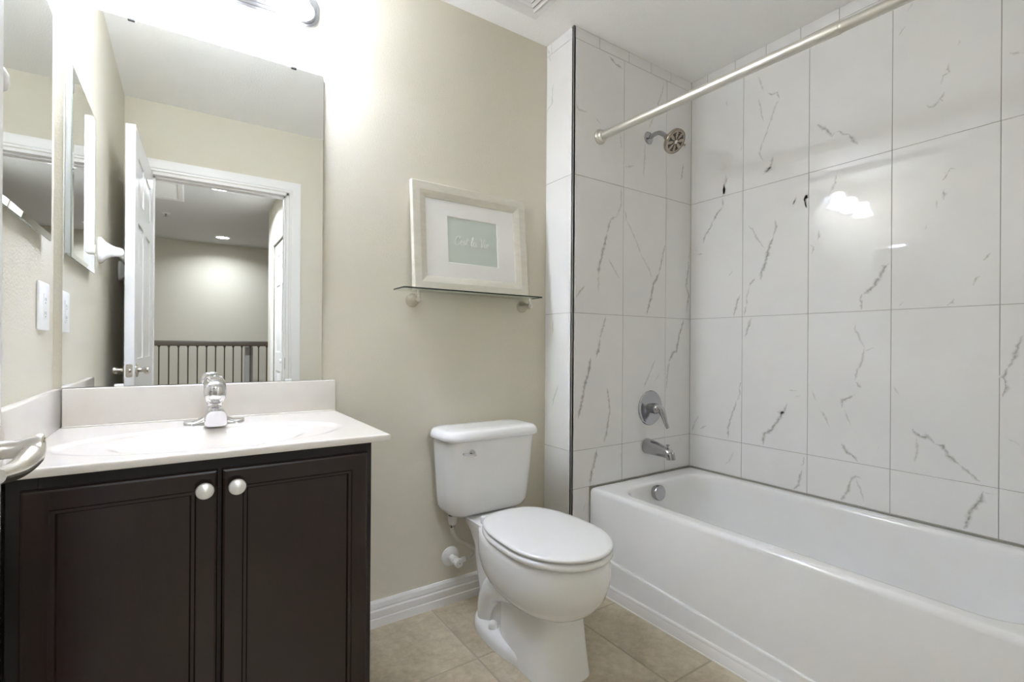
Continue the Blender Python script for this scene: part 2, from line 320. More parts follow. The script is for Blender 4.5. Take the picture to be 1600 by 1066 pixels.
VEINS = [
    ('r', 2, [(1.435, 1.937), (1.429, 1.913), (1.44, 1.884), (1.44, 1.84), (1.444, 1.831)]),
    ('r', 1, [(1.424, 2.312), (1.432, 2.293), (1.426, 2.271)]),
    ('r', 1, [(1.348, 2.056), (1.355, 2.026)]),
    ('r', 2, [(1.224, 2.256), (1.204, 2.238), (1.178, 2.239), (1.171, 2.203)]),
    ('r', 1, [(1.171, 2.203), (1.188, 2.181), (1.213, 2.111), (1.247, 2.028), (1.26, 1.985), (1.246, 1.943)]),
    ('r', 2, [(1.199, 1.952), (1.202, 1.92), (1.215, 1.89), (1.246, 1.882)]),
    ('r', 2, [(1.242, 1.892), (1.205, 1.904)]),
    ('r', 1, [(1.265, 2.246), (1.254, 2.18), (1.242, 2.128)]),
    ('r', 1, [(1.119, 2.056), (1.128, 2.046)]),
    ('r', 1, [(1.269, 2.35), (1.255, 2.31), (1.245, 2.275)]),
    ('r', 1, [(1.098, 1.728), (1.106, 1.708)]),
    ('r', 1, [(1.05, 1.738), (1.054, 1.711), (1.047, 1.678)]),
    ('r', 2, [(1.441, 1.881), (1.444, 1.836)]),
    ('r', 2, [(1.449, 1.817), (1.449, 1.777)]),
    ('r', 3, [(1.449, 1.777), (1.483, 1.748), (1.502, 1.715)]),
    ('r', 2, [(1.502, 1.715), (1.532, 1.666), (1.551, 1.642), (1.559, 1.613)]),
    ('r', 1, [(1.536, 1.66), (1.517, 1.657)]),
    ('r', 2, [(1.594, 1.559), (1.558, 1.555)]),
    ('r', 1, [(1.614, 1.58), (1.59, 1.58)]),
    ('r', 2, [(1.185, 1.655), (1.182, 1.624), (1.194, 1.578)]),
    ('r', 3, [(1.194, 1.578), (1.215, 1.527), (1.23, 1.464), (1.245, 1.426), (1.254, 1.387)]),
    ('r', 3, [(1.277, 1.396), (1.293, 1.382), (1.308, 1.363)]),
    ('r', 1, [(1.308, 1.363), (1.319, 1.308), (1.322, 1.263)]),
    ('r', 2, [(1.322, 1.267), (1.334, 1.223)]),
    ('r', 1, [(1.315, 1.657), (1.288, 1.627), (1.275, 1.593), (1.256, 1.564), (1.23, 1.529)]),
    ('r', 2, [(1.349, 1.329), (1.366, 1.299), (1.376, 1.26), (1.386, 1.222)]),
    ('r', 2, [(1.101, 1.726), (1.109, 1.707)]),
    ('r', 1, [(1.391, 1.447), (1.416, 1.424)]),
    ('r', 2, [(1.296, 1.214), (1.313, 1.159), (1.326, 1.116)]),
    ('r', 2, [(1.341, 0.915), (1.352, 0.87), (1.349, 0.844), (1.366, 0.807)]),
    ('r', 2, [(1.366, 0.807), (1.389, 0.743), (1.403, 0.706), (1.412, 0.66), (1.412, 0.624), (1.417, 0.614)]),
    ('r', 1, [(1.576, 0.711), (1.603, 0.67), (1.619, 0.615)]),
    ('r', 2, [(1.533, 0.661), (1.57, 0.641)]),
    ('r', 3, [(1.041, 0.919), (1.057, 0.912)]),
    ('r', 2, [(1.122, 0.879), (1.087, 0.878)]),
    ('r', 1, [(1.095, 0.85), (1.068, 0.86)]),
    ('r', 2, [(1.127, 0.818), (1.141, 0.78), (1.173, 0.777)]),
    ('r', 3, [(1.141, 0.78), (1.173, 0.727), (1.197, 0.687), (1.231, 0.665), (1.237, 0.613)]),
    ('r', 1, [(1.383, 0.553), (1.406, 0.5), (1.426, 0.487)]),
    ('r', 2, [(1.049, 0.603), (1.055, 0.562), (1.066, 0.552)]),
    ('r', 2, [(1.062, 0.533), (1.077, 0.462), (1.1, 0.433), (1.131, 0.437)]),
    ('r', 1, [(0.677, 2.364), (0.695, 2.336)]),
    ('r', 2, [(0.702, 2.283), (0.712, 2.273), (0.72, 2.261)]),
    ('r', 1, [(0.543, 2.153), (0.549, 2.136)]),
    ('r', 1, [(0.574, 2.089), (0.574, 2.053), (0.59, 2.048), (0.595, 2.02)]),
    ('r', 3, [(0.585, 1.989), (0.599, 1.968), (0.592, 1.956)]),
    ('r', 2, [(0.599, 1.968), (0.613, 1.949), (0.628, 1.952), (0.633, 1.963)]),
    ('r', 2, [(1.01, 2.029), (0.97, 1.989), (0.951, 1.958), (0.938, 1.967)]),
    ('r', 2, [(0.938, 1.967), (0.922, 1.97), (0.91, 1.95), (0.885, 1.942)]),
    ('r', 3, [(0.885, 1.942), (0.87, 1.905), (0.852, 1.889)]),
    ('r', 1, [(0.422, 2.047), (0.387, 2.031)]),
    ('r', 2, [(0.932, 1.789), (0.937, 1.761), (0.953, 1.729), (0.959, 1.718)]),
    ('r', 1, [(1.05, 1.748), (1.053, 1.711), (1.044, 1.671)]),
    ('r', 2, [(1.0, 1.575), (1.001, 1.525)]),
    ('r', 2, [(1.034, 1.512), (1.02, 1.504), (1.028, 1.474)]),
    ('r', 2, [(0.55, 1.703), (0.566, 1.708), (0.577, 1.693)]),
    ('r', 3, [(0.577, 1.693), (0.589, 1.671)]),
    ('r', 2, [(0.577, 1.693), (0.587, 1.699)]),
    ('r', 2, [(0.585, 1.642), (0.587, 1.603)]),
    ('r', 1, [(0.605, 1.605), (0.605, 1.577)]),
    ('r', 1, [(0.631, 1.522), (0.64, 1.505)]),
    ('r', 1, [(0.436, 1.512), (0.445, 1.487)]),
    ('r', 2, [(0.745, 1.398), (0.756, 1.388), (0.775, 1.391)]),
    ('r', 3, [(0.756, 1.388), (0.777, 1.352), (0.796, 1.314), (0.808, 1.298), (0.835, 1.284)]),
    ('r', 2, [(0.835, 1.284), (0.844, 1.267), (0.838, 1.238), (0.84, 1.22)]),
    ('r', 1, [(0.701, 1.245), (0.714, 1.23)]),
    ('r', 3, [(0.554, 1.245), (0.563, 1.23), (0.573, 1.221)]),
    ('r', 1, [(0.503, 1.231), (0.492, 1.218)]),
    ('r', 3, [(0.46, 1.391), (0.471, 1.383), (0.478, 1.371)]),
    ('r', 2, [(0.485, 1.316), (0.496, 1.312), (0.508, 1.286)]),
    ('r', 1, [(0.86, 1.171), (0.861, 1.147), (0.841, 1.1), (0.828, 1.072)]),
    ('r', 1, [(0.828, 1.072), (0.834, 1.025), (0.852, 0.977), (0.86, 0.939)]),
    ('r', 1, [(0.828, 1.058), (0.796, 1.072)]),
    ('r', 3, [(0.856, 0.934), (0.838, 0.91)]),
    ('r', 2, [(0.856, 0.883), (0.877, 0.869), (0.906, 0.854), (0.906, 0.82)]),
    ('r', 1, [(0.897, 0.817), (0.876, 0.757)]),
    ('r', 1, [(0.991, 0.806), (0.968, 0.774), (0.954, 0.736)]),
    ('r', 1, [(1.024, 0.883), (1.005, 0.84)]),
    ('r', 3, [(0.907, 0.676), (0.888, 0.641), (0.867, 0.635), (0.848, 0.609)]),
    ('r', 1, [(0.779, 0.684), (0.782, 0.669)]),
    ('r', 1, [(0.731, 0.925), (0.717, 0.894)]),
    ('r', 3, [(0.672, 0.769), (0.651, 0.745), (0.624, 0.747), (0.607, 0.726)]),
    ('r', 3, [(0.607, 0.726), (0.584, 0.722), (0.571, 0.691), (0.539, 0.664)]),
    ('r', 2, [(0.539, 0.664), (0.485, 0.616)]),
    ('r', 1, [(0.659, 0.744), (0.658, 0.692), (0.664, 0.647)]),
    ('r', 2, [(0.833, 0.543), (0.858, 0.553), (0.875, 0.529), (0.883, 0.489), (0.912, 0.433)]),
    ('r', 1, [(0.854, 0.543), (0.829, 0.474), (0.829, 0.451)]),
    ('r', 3, [(0.476, 0.588), (0.484, 0.556), (0.508, 0.509), (0.514, 0.475), (0.529, 0.434)]),
    ('r', 2, [(0.473, 0.583), (0.453, 0.582)]),
    ('r', 2, [(0.386, 1.113), (0.402, 1.052), (0.418, 1.005)]),
    ('r', 3, [(0.418, 1.005), (0.429, 0.974), (0.426, 0.943), (0.433, 0.911)]),
    ('r', 1, [(0.417, 0.774), (0.393, 0.761)]),
    ('f', 1, [(1.428, 2.15), (1.457, 2.12), (1.507, 2.121)]),
    ('f', 2, [(1.637, 2.419), (1.683, 2.395), (1.731, 2.39)]),
    ('f', 2, [(1.559, 2.11), (1.586, 2.091)]),
    ('f', 1, [(1.714, 2.085), (1.73, 2.002)]),
    ('f', 1, [(2.031, 2.415), (2.017, 2.361), (1.974, 2.263), (1.933, 2.181), (1.923, 2.151)]),
    ('f', 1, [(1.892, 2.073), (1.884, 1.905)]),
    ('f', 1, [(1.813, 1.945), (1.754, 1.926)]),
    ('f', 2, [(2.19, 2.04), (2.179, 1.963), (2.167, 1.946)]),
    ('f', 1, [(1.726, 1.827), (1.727, 1.74), (1.699, 1.682)]),
    ('f', 2, [(1.699, 1.682), (1.659, 1.663), (1.635, 1.594)]),
    ('f', 3, [(1.635, 1.594), (1.613, 1.513), (1.588, 1.445), (1.583, 1.399)]),
    ('f', 1, [(1.583, 1.399), (1.584, 1.315)]),
    ('f', 2, [(1.75, 1.717), (1.766, 1.672)]),
    ('f', 1, [(1.766, 1.672), (1.826, 1.592), (1.867, 1.521)]),
    ('f', 1, [(1.867, 1.521), (1.929, 1.451), (1.951, 1.41)]),
    ('f', 2, [(2.046, 1.591), (2.025, 1.517), (2.004, 1.443)]),
    ('f', 3, [(2.004, 1.443), (1.962, 1.383), (1.941, 1.311), (1.911, 1.225)]),
    ('f', 1, [(1.646, 1.477), (1.717, 1.391)]),
    ('f', 2, [(2.254, 1.616), (2.243, 1.51), (2.22, 1.388), (2.245, 1.344), (2.222, 1.253)]),
    ('f', 2, [(1.497, 1.341), (1.447, 1.288)]),
    ('w', 1, [(1.821, 2.477), (1.799, 2.4)]),
    ('w', 1, [(1.777, 2.285), (1.786, 2.197), (1.818, 2.184), (1.824, 2.159)]),
    ('f', 2, [(1.632, 1.212), (1.619, 1.173), (1.593, 1.105)]),
    ('f', 3, [(1.593, 1.105), (1.586, 1.056), (1.57, 1.018)]),
    ('f', 3, [(1.537, 1.018), (1.522, 0.943), (1.501, 0.887), (1.485, 0.821), (1.465, 0.748)]),
    ('f', 2, [(1.642, 0.876), (1.652, 0.822), (1.66, 0.772), (1.647, 0.695), (1.624, 0.619)]),
    ('f', 3, [(1.581, 0.599), (1.565, 0.539), (1.546, 0.494), (1.54, 0.438)]),
    ('f', 1, [(1.742, 0.596), (1.738, 0.497)]),
    ('f', 1, [(1.979, 1.004), (1.94, 0.942), (1.894, 0.865)]),
    ('f', 1, [(2.011, 0.929), (1.972, 0.893)]),
    ('f', 3, [(2.203, 1.213), (2.168, 1.135), (2.143, 1.046), (2.118, 1.041), (2.085, 0.992)]),
    ('f', 2, [(2.085, 0.992), (2.069, 0.906), (2.065, 0.852)]),
    ('f', 1, [(2.174, 0.593), (2.183, 0.57)]),
    ('w', 1, [(1.667, 0.958), (1.674, 0.948)]),
    ('w', 1, [(1.725, 0.893), (1.762, 0.822), (1.769, 0.788)]),
    ('w', 1, [(1.741, 0.353), (1.734, 0.345)]),
    ('f', 1, [(1.515, 0.366), (1.496, 0.327)]),
    ('w', 1, [(1.766, 1.191), (1.773, 1.123)]),
]

def tile_panel(name, kind, val, rects, parent_name, label):
    """tiles of one wall as one mesh; kind r: faces -x at val (a = y); f: faces -y (a = x); w: faces -x (a = y)"""
    bm = BM(); uv = bm.loops.layers.uv.new('UVMap'); g = 0.0011; t = 0.010
    def B(a0, z0, a1, z1, d0, d1, bev, mi):
        if kind == 'f': box(bm, a0, val + d0, z0, a1, val + d1, z1, bev=bev, seg=1, mi=mi)
        else: box(bm, val + d0, a0, z0, val + d1, a1, z1, bev=bev, seg=1, mi=mi)
    am = min(r[0] for r in rects); aM = max(r[2] for r in rects); zM = max(r[3] for r in rects)
    for r in rects:
        B(r[0], r[1], r[2], r[3], 0.0012, t + 0.0008, 0, 1)
        B(r[0] + g, r[1] + g * 0.8, r[2] - g, r[3] - g * 0.8, 0, t, 0.0007, 0)
    rnd = random.Random(3); d = -0.00035
    P = (lambda a, z: (a, val + d, z)) if kind == 'f' else (lambda a, z: (val + d, a, z))
    joints = [(r[0], r[1], r[2], r[3]) for r in rects]
    def inside(a, z):
        return any(r[0] + 0.0028 < a < r[2] - 0.0028 and r[1] + 0.0026 < z < r[3] - 0.0026 for r in rects)
    for w, st, pts in VEINS:
        if w != kind: continue
        pl = []
        for (a, b), (c, e) in zip(pts, pts[1:]):
            L = math.hypot(c - a, e - b); n = max(1, int(L / 0.009))
            for k in range(n): pl.append((a + (c - a) * k / n, b + (e - b) * k / n))
        pl.append(pts[-1])
        pl = [(a + rnd.uniform(-1, 1) * 0.0022, z + rnd.uniform(-1, 1) * 0.0015) for a, z in pl]
        hw = {1: 0.0068, 2: 0.0082, 3: 0.0110}[st]; sv = {1: 0.50, 2: 0.74, 3: 0.95}[st]
        row = []
        for i, (a, z) in enumerate(pl):
            p, q = pl[max(i - 1, 0)], pl[min(i + 1, len(pl) - 1)]
            dx, dz = q[0] - p[0], q[1] - p[1]; L = math.hypot(dx, dz) or 1; nx, nz = -dz / L, dx / L
            e = min(1.0, 0.25 + min(i, len(pl) - 1 - i) * 0.35); h = hw * e * rnd.uniform(0.65, 1.3)
            s0, s1 = rnd.uniform(0.7, 1.5), rnd.uniform(0.7, 1.5)
            row.append((((a - nx * h * s0, z - nz * h * s0), 1.0), ((a, z), 0.0), ((a + nx * h * s1, z + nz * h * s1), 1.0), sv * (0.35 + 0.65 * e)))
        for r0, r1 in zip(row, row[1:]):
            for j in (0, 1):
                quad = [(r0[j], r0[3]), (r0[j + 1], r0[3]), (r1[j + 1], r1[3]), (r1[j], r1[3])]
                if not all(inside(*q[0][0]) for q in quad): continue
                f = bm.faces.new([bm.verts.new(P(*q[0][0])) for q in quad]); f.material_index = 2
                for l, q in zip(f.loops, quad): l[uv].uv = (q[0][1], q[1])
    return struct(name, bm, [TILE, GROUT, VEIN], label)
RZ = [0.6047, 1.2172, 1.8297, 2.4315]
RIM = 0.4313
TOP = (2.4315, ZC)
def rows(cols, low):
    out = []
    for a, b in cols:
        for z0, z1 in zip([low] + RZ, RZ): out.append((a, z0, b, z1))
    return out
# long wall
ys = [YD, 0.1375, 0.4390, 0.7405, 1.0410, 1.3420, YF]
rr_ = rows(list(zip(ys, ys[1:])), RIM + 0.004)
yt = [YF] + [1.540 - 0.1535 * k for k in range(0, 10)] + [YD]
rr_ += [(b, TOP[0], a, TOP[1]) for a, b in zip(yt, yt[1:])]
tile_panel('trim_1', 'r', XR, rr_, 'wall_right', 'white grey-veined marble tiles on the long wall over the tub')
# shower-head wall
fx = [XW, 1.7442, 2.0552, XR]
ff = rows(list(zip(fx, fx[1:])), RIM + 0.004)
ff = [r for r in ff if not (r[0] == XW and r[1] < 0.6)]
ff += [(XW, RIM + 0.004, 1.7442, 0.6047), (XW, 0.0, 1.535, RIM + 0.004)]
xt = [XW, 1.583, 1.775, 1.933, 2.086, XR]
ff += [(a, TOP[0], b, TOP[1]) for a, b in zip(xt, xt[1:])]
tile_panel('trim_2', 'f', YF, ff, 'wall_wing', 'white grey-veined marble tiles behind the shower head')
wf = rows([(YF, YM)], 0.0) + [(YF, TOP[0], 1.794, TOP[1]), (1.794, TOP[0], YM, TOP[1])]
tile_panel('trim_3', 'w', XW, wf, 'wall_wing', 'narrow tiled return of the shower wall facing the toilet')
bm = BM(); box(bm, XW - 0.0005, YF - 0.0005, 0, XW + 0.0019, YF + 0.0021, ZC)
struct('trim_4', bm, EDGE, 'thin dark edge strip at the outer corner of the tiled wall')
bm = BM()
box(bm, XW + 0.11, YF - 0.0028, RIM - 0.001, XR, YF + 0.004, RIM + 0.0038); box(bm, XR - 0.0028, YD, RIM - 0.001, XR + 0.004, YF, RIM + 0.0038)
box(bm, 1.5330, YF - 0.0035, 0.0, 1.5368, YF + 0.004, RIM)
box(bm, XR - 0.002, YF - 0.002, RIM, XR + 0.004, YF + 0.004, ZC)
struct('trim_5', bm, JOINT, 'grey grout line where the tiles meet the tub')

# baseboard along the mirror wall, and the other runs
BBP = [(0, 0), (0.014, 0), (0.014, 0.030), (0.0115, 0.034), (0.0125, 0.040), (0.0125, 0.060), (0.0095, 0.066), (0.0105, 0.072), (0.0085, 0.088), (0.004, 0.098), (0, 0.098)]
def baseboard(name, p0, p1, nrm):
    bm = BM(); n = Vector((*nrm, 0))
    loft(bm, [[Vector((*p, 0)) + n * d + Vector((0, 0, z)) for d, z in BBP] for p in (p0, p1)])
    return struct(name, bm, TRIM, angle=12)
baseboard('baseboard_back', (0.425, YM), (XW, YM), (0, -1))
baseboard('baseboard_left', (XL, 0.11), (XL, 1.29), (1, 0))
baseboard('baseboard_door', (0.645, YD), (1.53, YD), (0, 1))

# door opening: jambs, stop and casing on both sides
def casing(name, y, s, x0, x1, zt, w=0.067, t=0.011, label=None):
    """mitred moulding around an opening on plane y, standing proud by s"""
    bm = BM(); prof = [(0, 0), (0, t * 0.55), (w * 0.10, t * 0.62), (w * 0.14, t * 0.45), (w * 0.20, t * 0.45), (w * 0.26, t * 0.7), (w * 0.75, t * 0.95), (w * 0.80, t), (w, t), (w, 0)]
    path = [(x0, 0.0, -1, 0), (x0, zt, -1, 1), (x1, zt, 1, 1), (x1, 0.0, 1, 0)]
    rings = [[(px + dx * a, y + s * h, pz + dz * a) for a, h in prof] for px, pz, dx, dz in path]
    loft(bm, rings); return struct(name, bm, TRIM, label, angle=14)
casing('trim_6', YD, 1, OX0 - 0.005, OX1 + 0.005, OZ + 0.005, label='white moulded door casing on the bathroom side')
casing('trim_7', YD - 0.12, -1, OX0 - 0.005, OX1 + 0.005, OZ + 0.005, label='white moulded door casing on the hallway side')
bm = BM()
box(bm, OX0 - 0.001, YD - 0.122, 0, OX0 + 0.016, YD + 0.002, OZ); box(bm, OX1 - 0.016, YD - 0.122, 0, OX1 + 0.001, YD + 0.002, OZ)
box(bm, OX0, YD - 0.122, OZ - 0.016, OX1, YD + 0.002, OZ + 0.001)
box(bm, OX1 - 0.025, YD - 0.075, 0, OX1 - 0.016, YD - 0.040, OZ - 0.016); box(bm, OX0 + 0.016, YD - 0.075, 0, OX0 + 0.025, YD - 0.040, OZ - 0.016)
box(bm, OX0 + 0.016, YD - 0.075, OZ - 0.024, OX1 - 0.016, YD - 0.040, OZ - 0.016)
fr_ = struct('trim_11', bm, TRIM, 'white door jamb of the bathroom doorway')
bm = BM(); prism(bm, rrect(YD - 0.034, 0.90, YD - 0.004, 0.98, 0.014), OX1 - 0.0175, OX1 - 0.0155, 'yz'); o = obj('strike_plate', bm, NICKEL, fr_, 'nickel strike plate'); o['kind'] = 'structure'

# six-panel door leaf built in (u = along the leaf, n = through it, z) and placed by a matrix
def panel_door(bm, w, h, t, xf, stile=0.105, mull=0.095, both=True):
    box(bm, 0, -t / 2 + 0.007, 0, w, t / 2 - 0.007, h, xf=xf)
    zb = [(0.0, 0.225), (0.805, 0.985), (1.625, 1.735), (h - 0.115, h)]
    pz = [(0.225, 0.805), (0.985, 1.625), (1.735, h - 0.115)]
    pu = [(stile, (w - mull) / 2), ((w + mull) / 2, w - stile)]
    for s in ((-1, 1) if both else (1,)):
        a, b = sorted((s * t / 2, s * (t / 2 - 0.0075)))
        box(bm, 0, a, 0, stile, b, h, xf=xf); box(bm, w - stile, a, 0, w, b, h, xf=xf)
        for z0, z1 in zb: box(bm, stile, a, z0, w - stile, b, z1, xf=xf)
        for z0, z1 in pz: box(bm, pu[0][1], a, z0, pu[1][0], b, z1, xf=xf)
        for u0, u1 in pu:
            for z0, z1 in pz:
                tt = bmesh.new()
                y0, y1 = s * (t / 2 - 0.0075), s * (t / 2 - 0.0015); m0, m1 = 0.012, 0.040
                lo = [tt.verts.new(p) for p in ((u0 + m0, y0, z0 + m0), (u1 - m0, y0, z0 + m0), (u1 - m0, y0, z1 - m0), (u0 + m0, y0, z1 - m0))]
                hi = [tt.verts.new(p) for p in ((u0 + m1, y1, z0 + m1), (u1 - m1, y1, z0 + m1), (u1 - m1, y1, z1 - m1), (u0 + m1, y1, z1 - m1))]
                for i in range(4): tt.faces.new((lo[i], lo[(i + 1) % 4], hi[(i + 1) % 4], hi[i]))
                tt.faces.new(hi); tt.faces.new(lo[::-1]); merge(bm, tt, xf)

def bathroom_door():
    w, h, t = 0.765, 2.044, 0.036
    hx, hy = -0.1600, 0.0925; fx_, fy_ = -0.1840, 0.857
    d = Vector((fx_ - hx, fy_ - hy, 0)).normalized(); n = Vector((d.y, -d.x, 0))     # n points into the room (+x)
    w = math.hypot(fx_ - hx, fy_ - hy)
    o = Vector((hx, hy, 0.012)) - n * (t / 2)
    xf = Matrix(((d.x, n.x, 0, o.x), (d.y, n.y, 0, o.y), (0, 0, 1, o.z), (0, 0, 0, 1)))
    bm = BM(); panel_door(bm, w, h, t, xf)
    dr = struct('door_1', bm, DOORM, 'white six-panel door standing open against the left wall', cat='door')
    zh = 0.945 - 0.012; u = w - 0.062
    X = lambda a, b, c: xf @ Vector((a, b, c))
    for s, lab in ((1, 'nickel lever handle on the room side'), (-1, 'nickel lever handle on the wall side')):
        bm = BM(); reach = 0.047 if s > 0 else 0.047
        lathe(bm, [(0.033, 0), (0.033, 0.004), (0.029, 0.009), (0.017, 0.011)], X(u, s * t / 2, zh), n * s, 28)
        # neck flaring into the sculpted end, then the lever sweeping back towards the hinges
        lathe(bm, [(0.0115, 0.0), (0.0105, 0.016), (0.0105, 0.026), (0.0140, 0.034), (0.0165, 0.043), (0.0160, reach), (0.0110, reach + 0.001), (0.0095, reach - 0.004)], X(u, s * t / 2, zh), n * s, 24)
        tube(bm, [X(u + 0.006, s * (t / 2 + reach - 0.010), zh - 0.002), X(u - 0.02, s * (t / 2 + reach - 0.008), zh - 0.008), X(u - 0.055, s * (t / 2 + reach - 0.014), zh - 0.014), X(u - 0.105, s * (t / 2 + reach - 0.020), zh - 0.010)],
             [0.0120, 0.0120, 0.0105, 0.0080], n=16, flat=1.0)
        h_ = obj('door_handle', bm, NICKEL, dr, lab); h_['kind'] = 'structure'
    bm = BM()
    tt = bmesh.new(); prism(tt, rrect(-0.0125, zh - 0.029, 0.0125, zh + 0.029, 0.006), w - 0.001, w + 0.0012, 'yz'); merge(bm, tt, xf)
    lathe(bm, [(0.0085, 0.0), (0.0085, 0.004), (0.0055, 0.006)], X(w, 0, zh), d, 18)
    for dz in (-0.021, 0.021): lathe(bm, [(0.003, 0), (0.003, 0.0022)], X(w, 0, zh + dz), d, 10)
    q = obj('latch_plate', bm, NICKEL, dr, 'nickel latch plate on the door edge'); q['kind'] = 'structure'
    for z in (0.24, 1.02, 1.79):
        bm = BM(); c = X(-0.006, t / 2 + 0.004, 0)
        # barrel on the far side (wall side) of the hinge jamb
        c = X(-0.004, -t / 2 - 0.004, 0)
        for k in range(3): lathe(bm, [(0.0065, 0.001), (0.0065, 0.028)], (c.x, c.y, z - 0.045 + 0.03 * k), (0, 0, 1), 14)
        lathe(bm, [(0.004, 0), (0.008, 0.004), (0.003, 0.010)], (c.x, c.y, z + 0.045), (0, 0, 1), 14)
        q = obj('hinge', bm, NICKEL, dr); q['kind'] = 'structure'
bathroom_door()

# ================================================================ SETTING: the hallway seen in the mirrors
Y1 = YD - 0.12
plain('floor_hall', CARPET, (HX0 - 0.1, -3.46, -0.06, 2.6, Y1, -0.001))
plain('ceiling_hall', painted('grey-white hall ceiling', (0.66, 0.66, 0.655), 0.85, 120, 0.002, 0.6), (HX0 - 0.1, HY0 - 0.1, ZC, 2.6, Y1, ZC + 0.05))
plain('wall_hall_far', WALL, (HX0 - 0.1, HY0 - 0.1, -1.6, 2.6, HY0, ZC))
plain('wall_hall_left', WALL, (HX0 - 0.1, HY0, -1.6, HX0, Y1, ZC))
CY0, CY1, CZ = -1.745, -0.985, 2.044
plain('wall_hall_right', WALL, (HX1, -2.13, 0, HX1 + 0.11, CY0 - 0.012, ZC), (HX1, CY1 + 0.012, 0, HX1 + 0.11, Y1, ZC), (HX1, CY0 - 0.012, CZ + 0.012, HX1 + 0.11, CY1 + 0.012, ZC))
plain('wall_stair_right', WALL, (2.5, HY0, -1.6, 2.6, Y1, ZC))
plain('floor_stair', CARPET, (HX0 - 0.1, HY0 - 0.1, -1.65, 2.6, -3.46, -1.6))
plain('wall_stair_drop', WALL, (HX0 - 0.1, -3.46, -1.6, 2.6, -3.40, -0.06))
def closet_door():
    xf = Matrix(((0, -1, 0, HX1 + 0.030), (1, 0, 0, CY0), (0, 0, 1, 0.008), (0, 0, 0, 1)))
    bm = BM(); panel_door(bm, CY1 - CY0, CZ - 0.016, 0.035, xf, both=False)
    d = struct('door_2', bm, DOORM, 'white six-panel closet door in the hallway', cat='door')
    bm = BM(); lathe(bm, [(0.010, 0), (0.010, 0.010), (0.017, 0.018), (0.018, 0.026), (0.010, 0.032)], (HX1 + 0.0125, -1.21, 0.918), (-1, 0, 0), 18)
    q = obj('door_knob', bm, PLASTIC, d); q['kind'] = 'structure'
    bm = BM(); w, t = 0.080, 0.018
    prof = [(0, 0), (0, t * 0.55), (w * 0.14, t * 0.5), (w * 0.26, t * 0.7), (w * 0.75, t * 0.95), (w, t), (w, 0)]
    path = [(CY0 - 0.004, 0.0, -1, 0), (CY0 - 0.004, CZ + 0.004, -1, 1), (CY1 + 0.004, CZ + 0.004, 1, 1), (CY1 + 0.004, 0.0, 1, 0)]
    loft(bm, [[(HX1 - hh, py + dy * a, pz + dz * a) for a, hh in prof] for py, pz, dy, dz in path])
    struct('trim_8', bm, TRIM, 'white casing around the hallway closet door', angle=14)
closet_door()

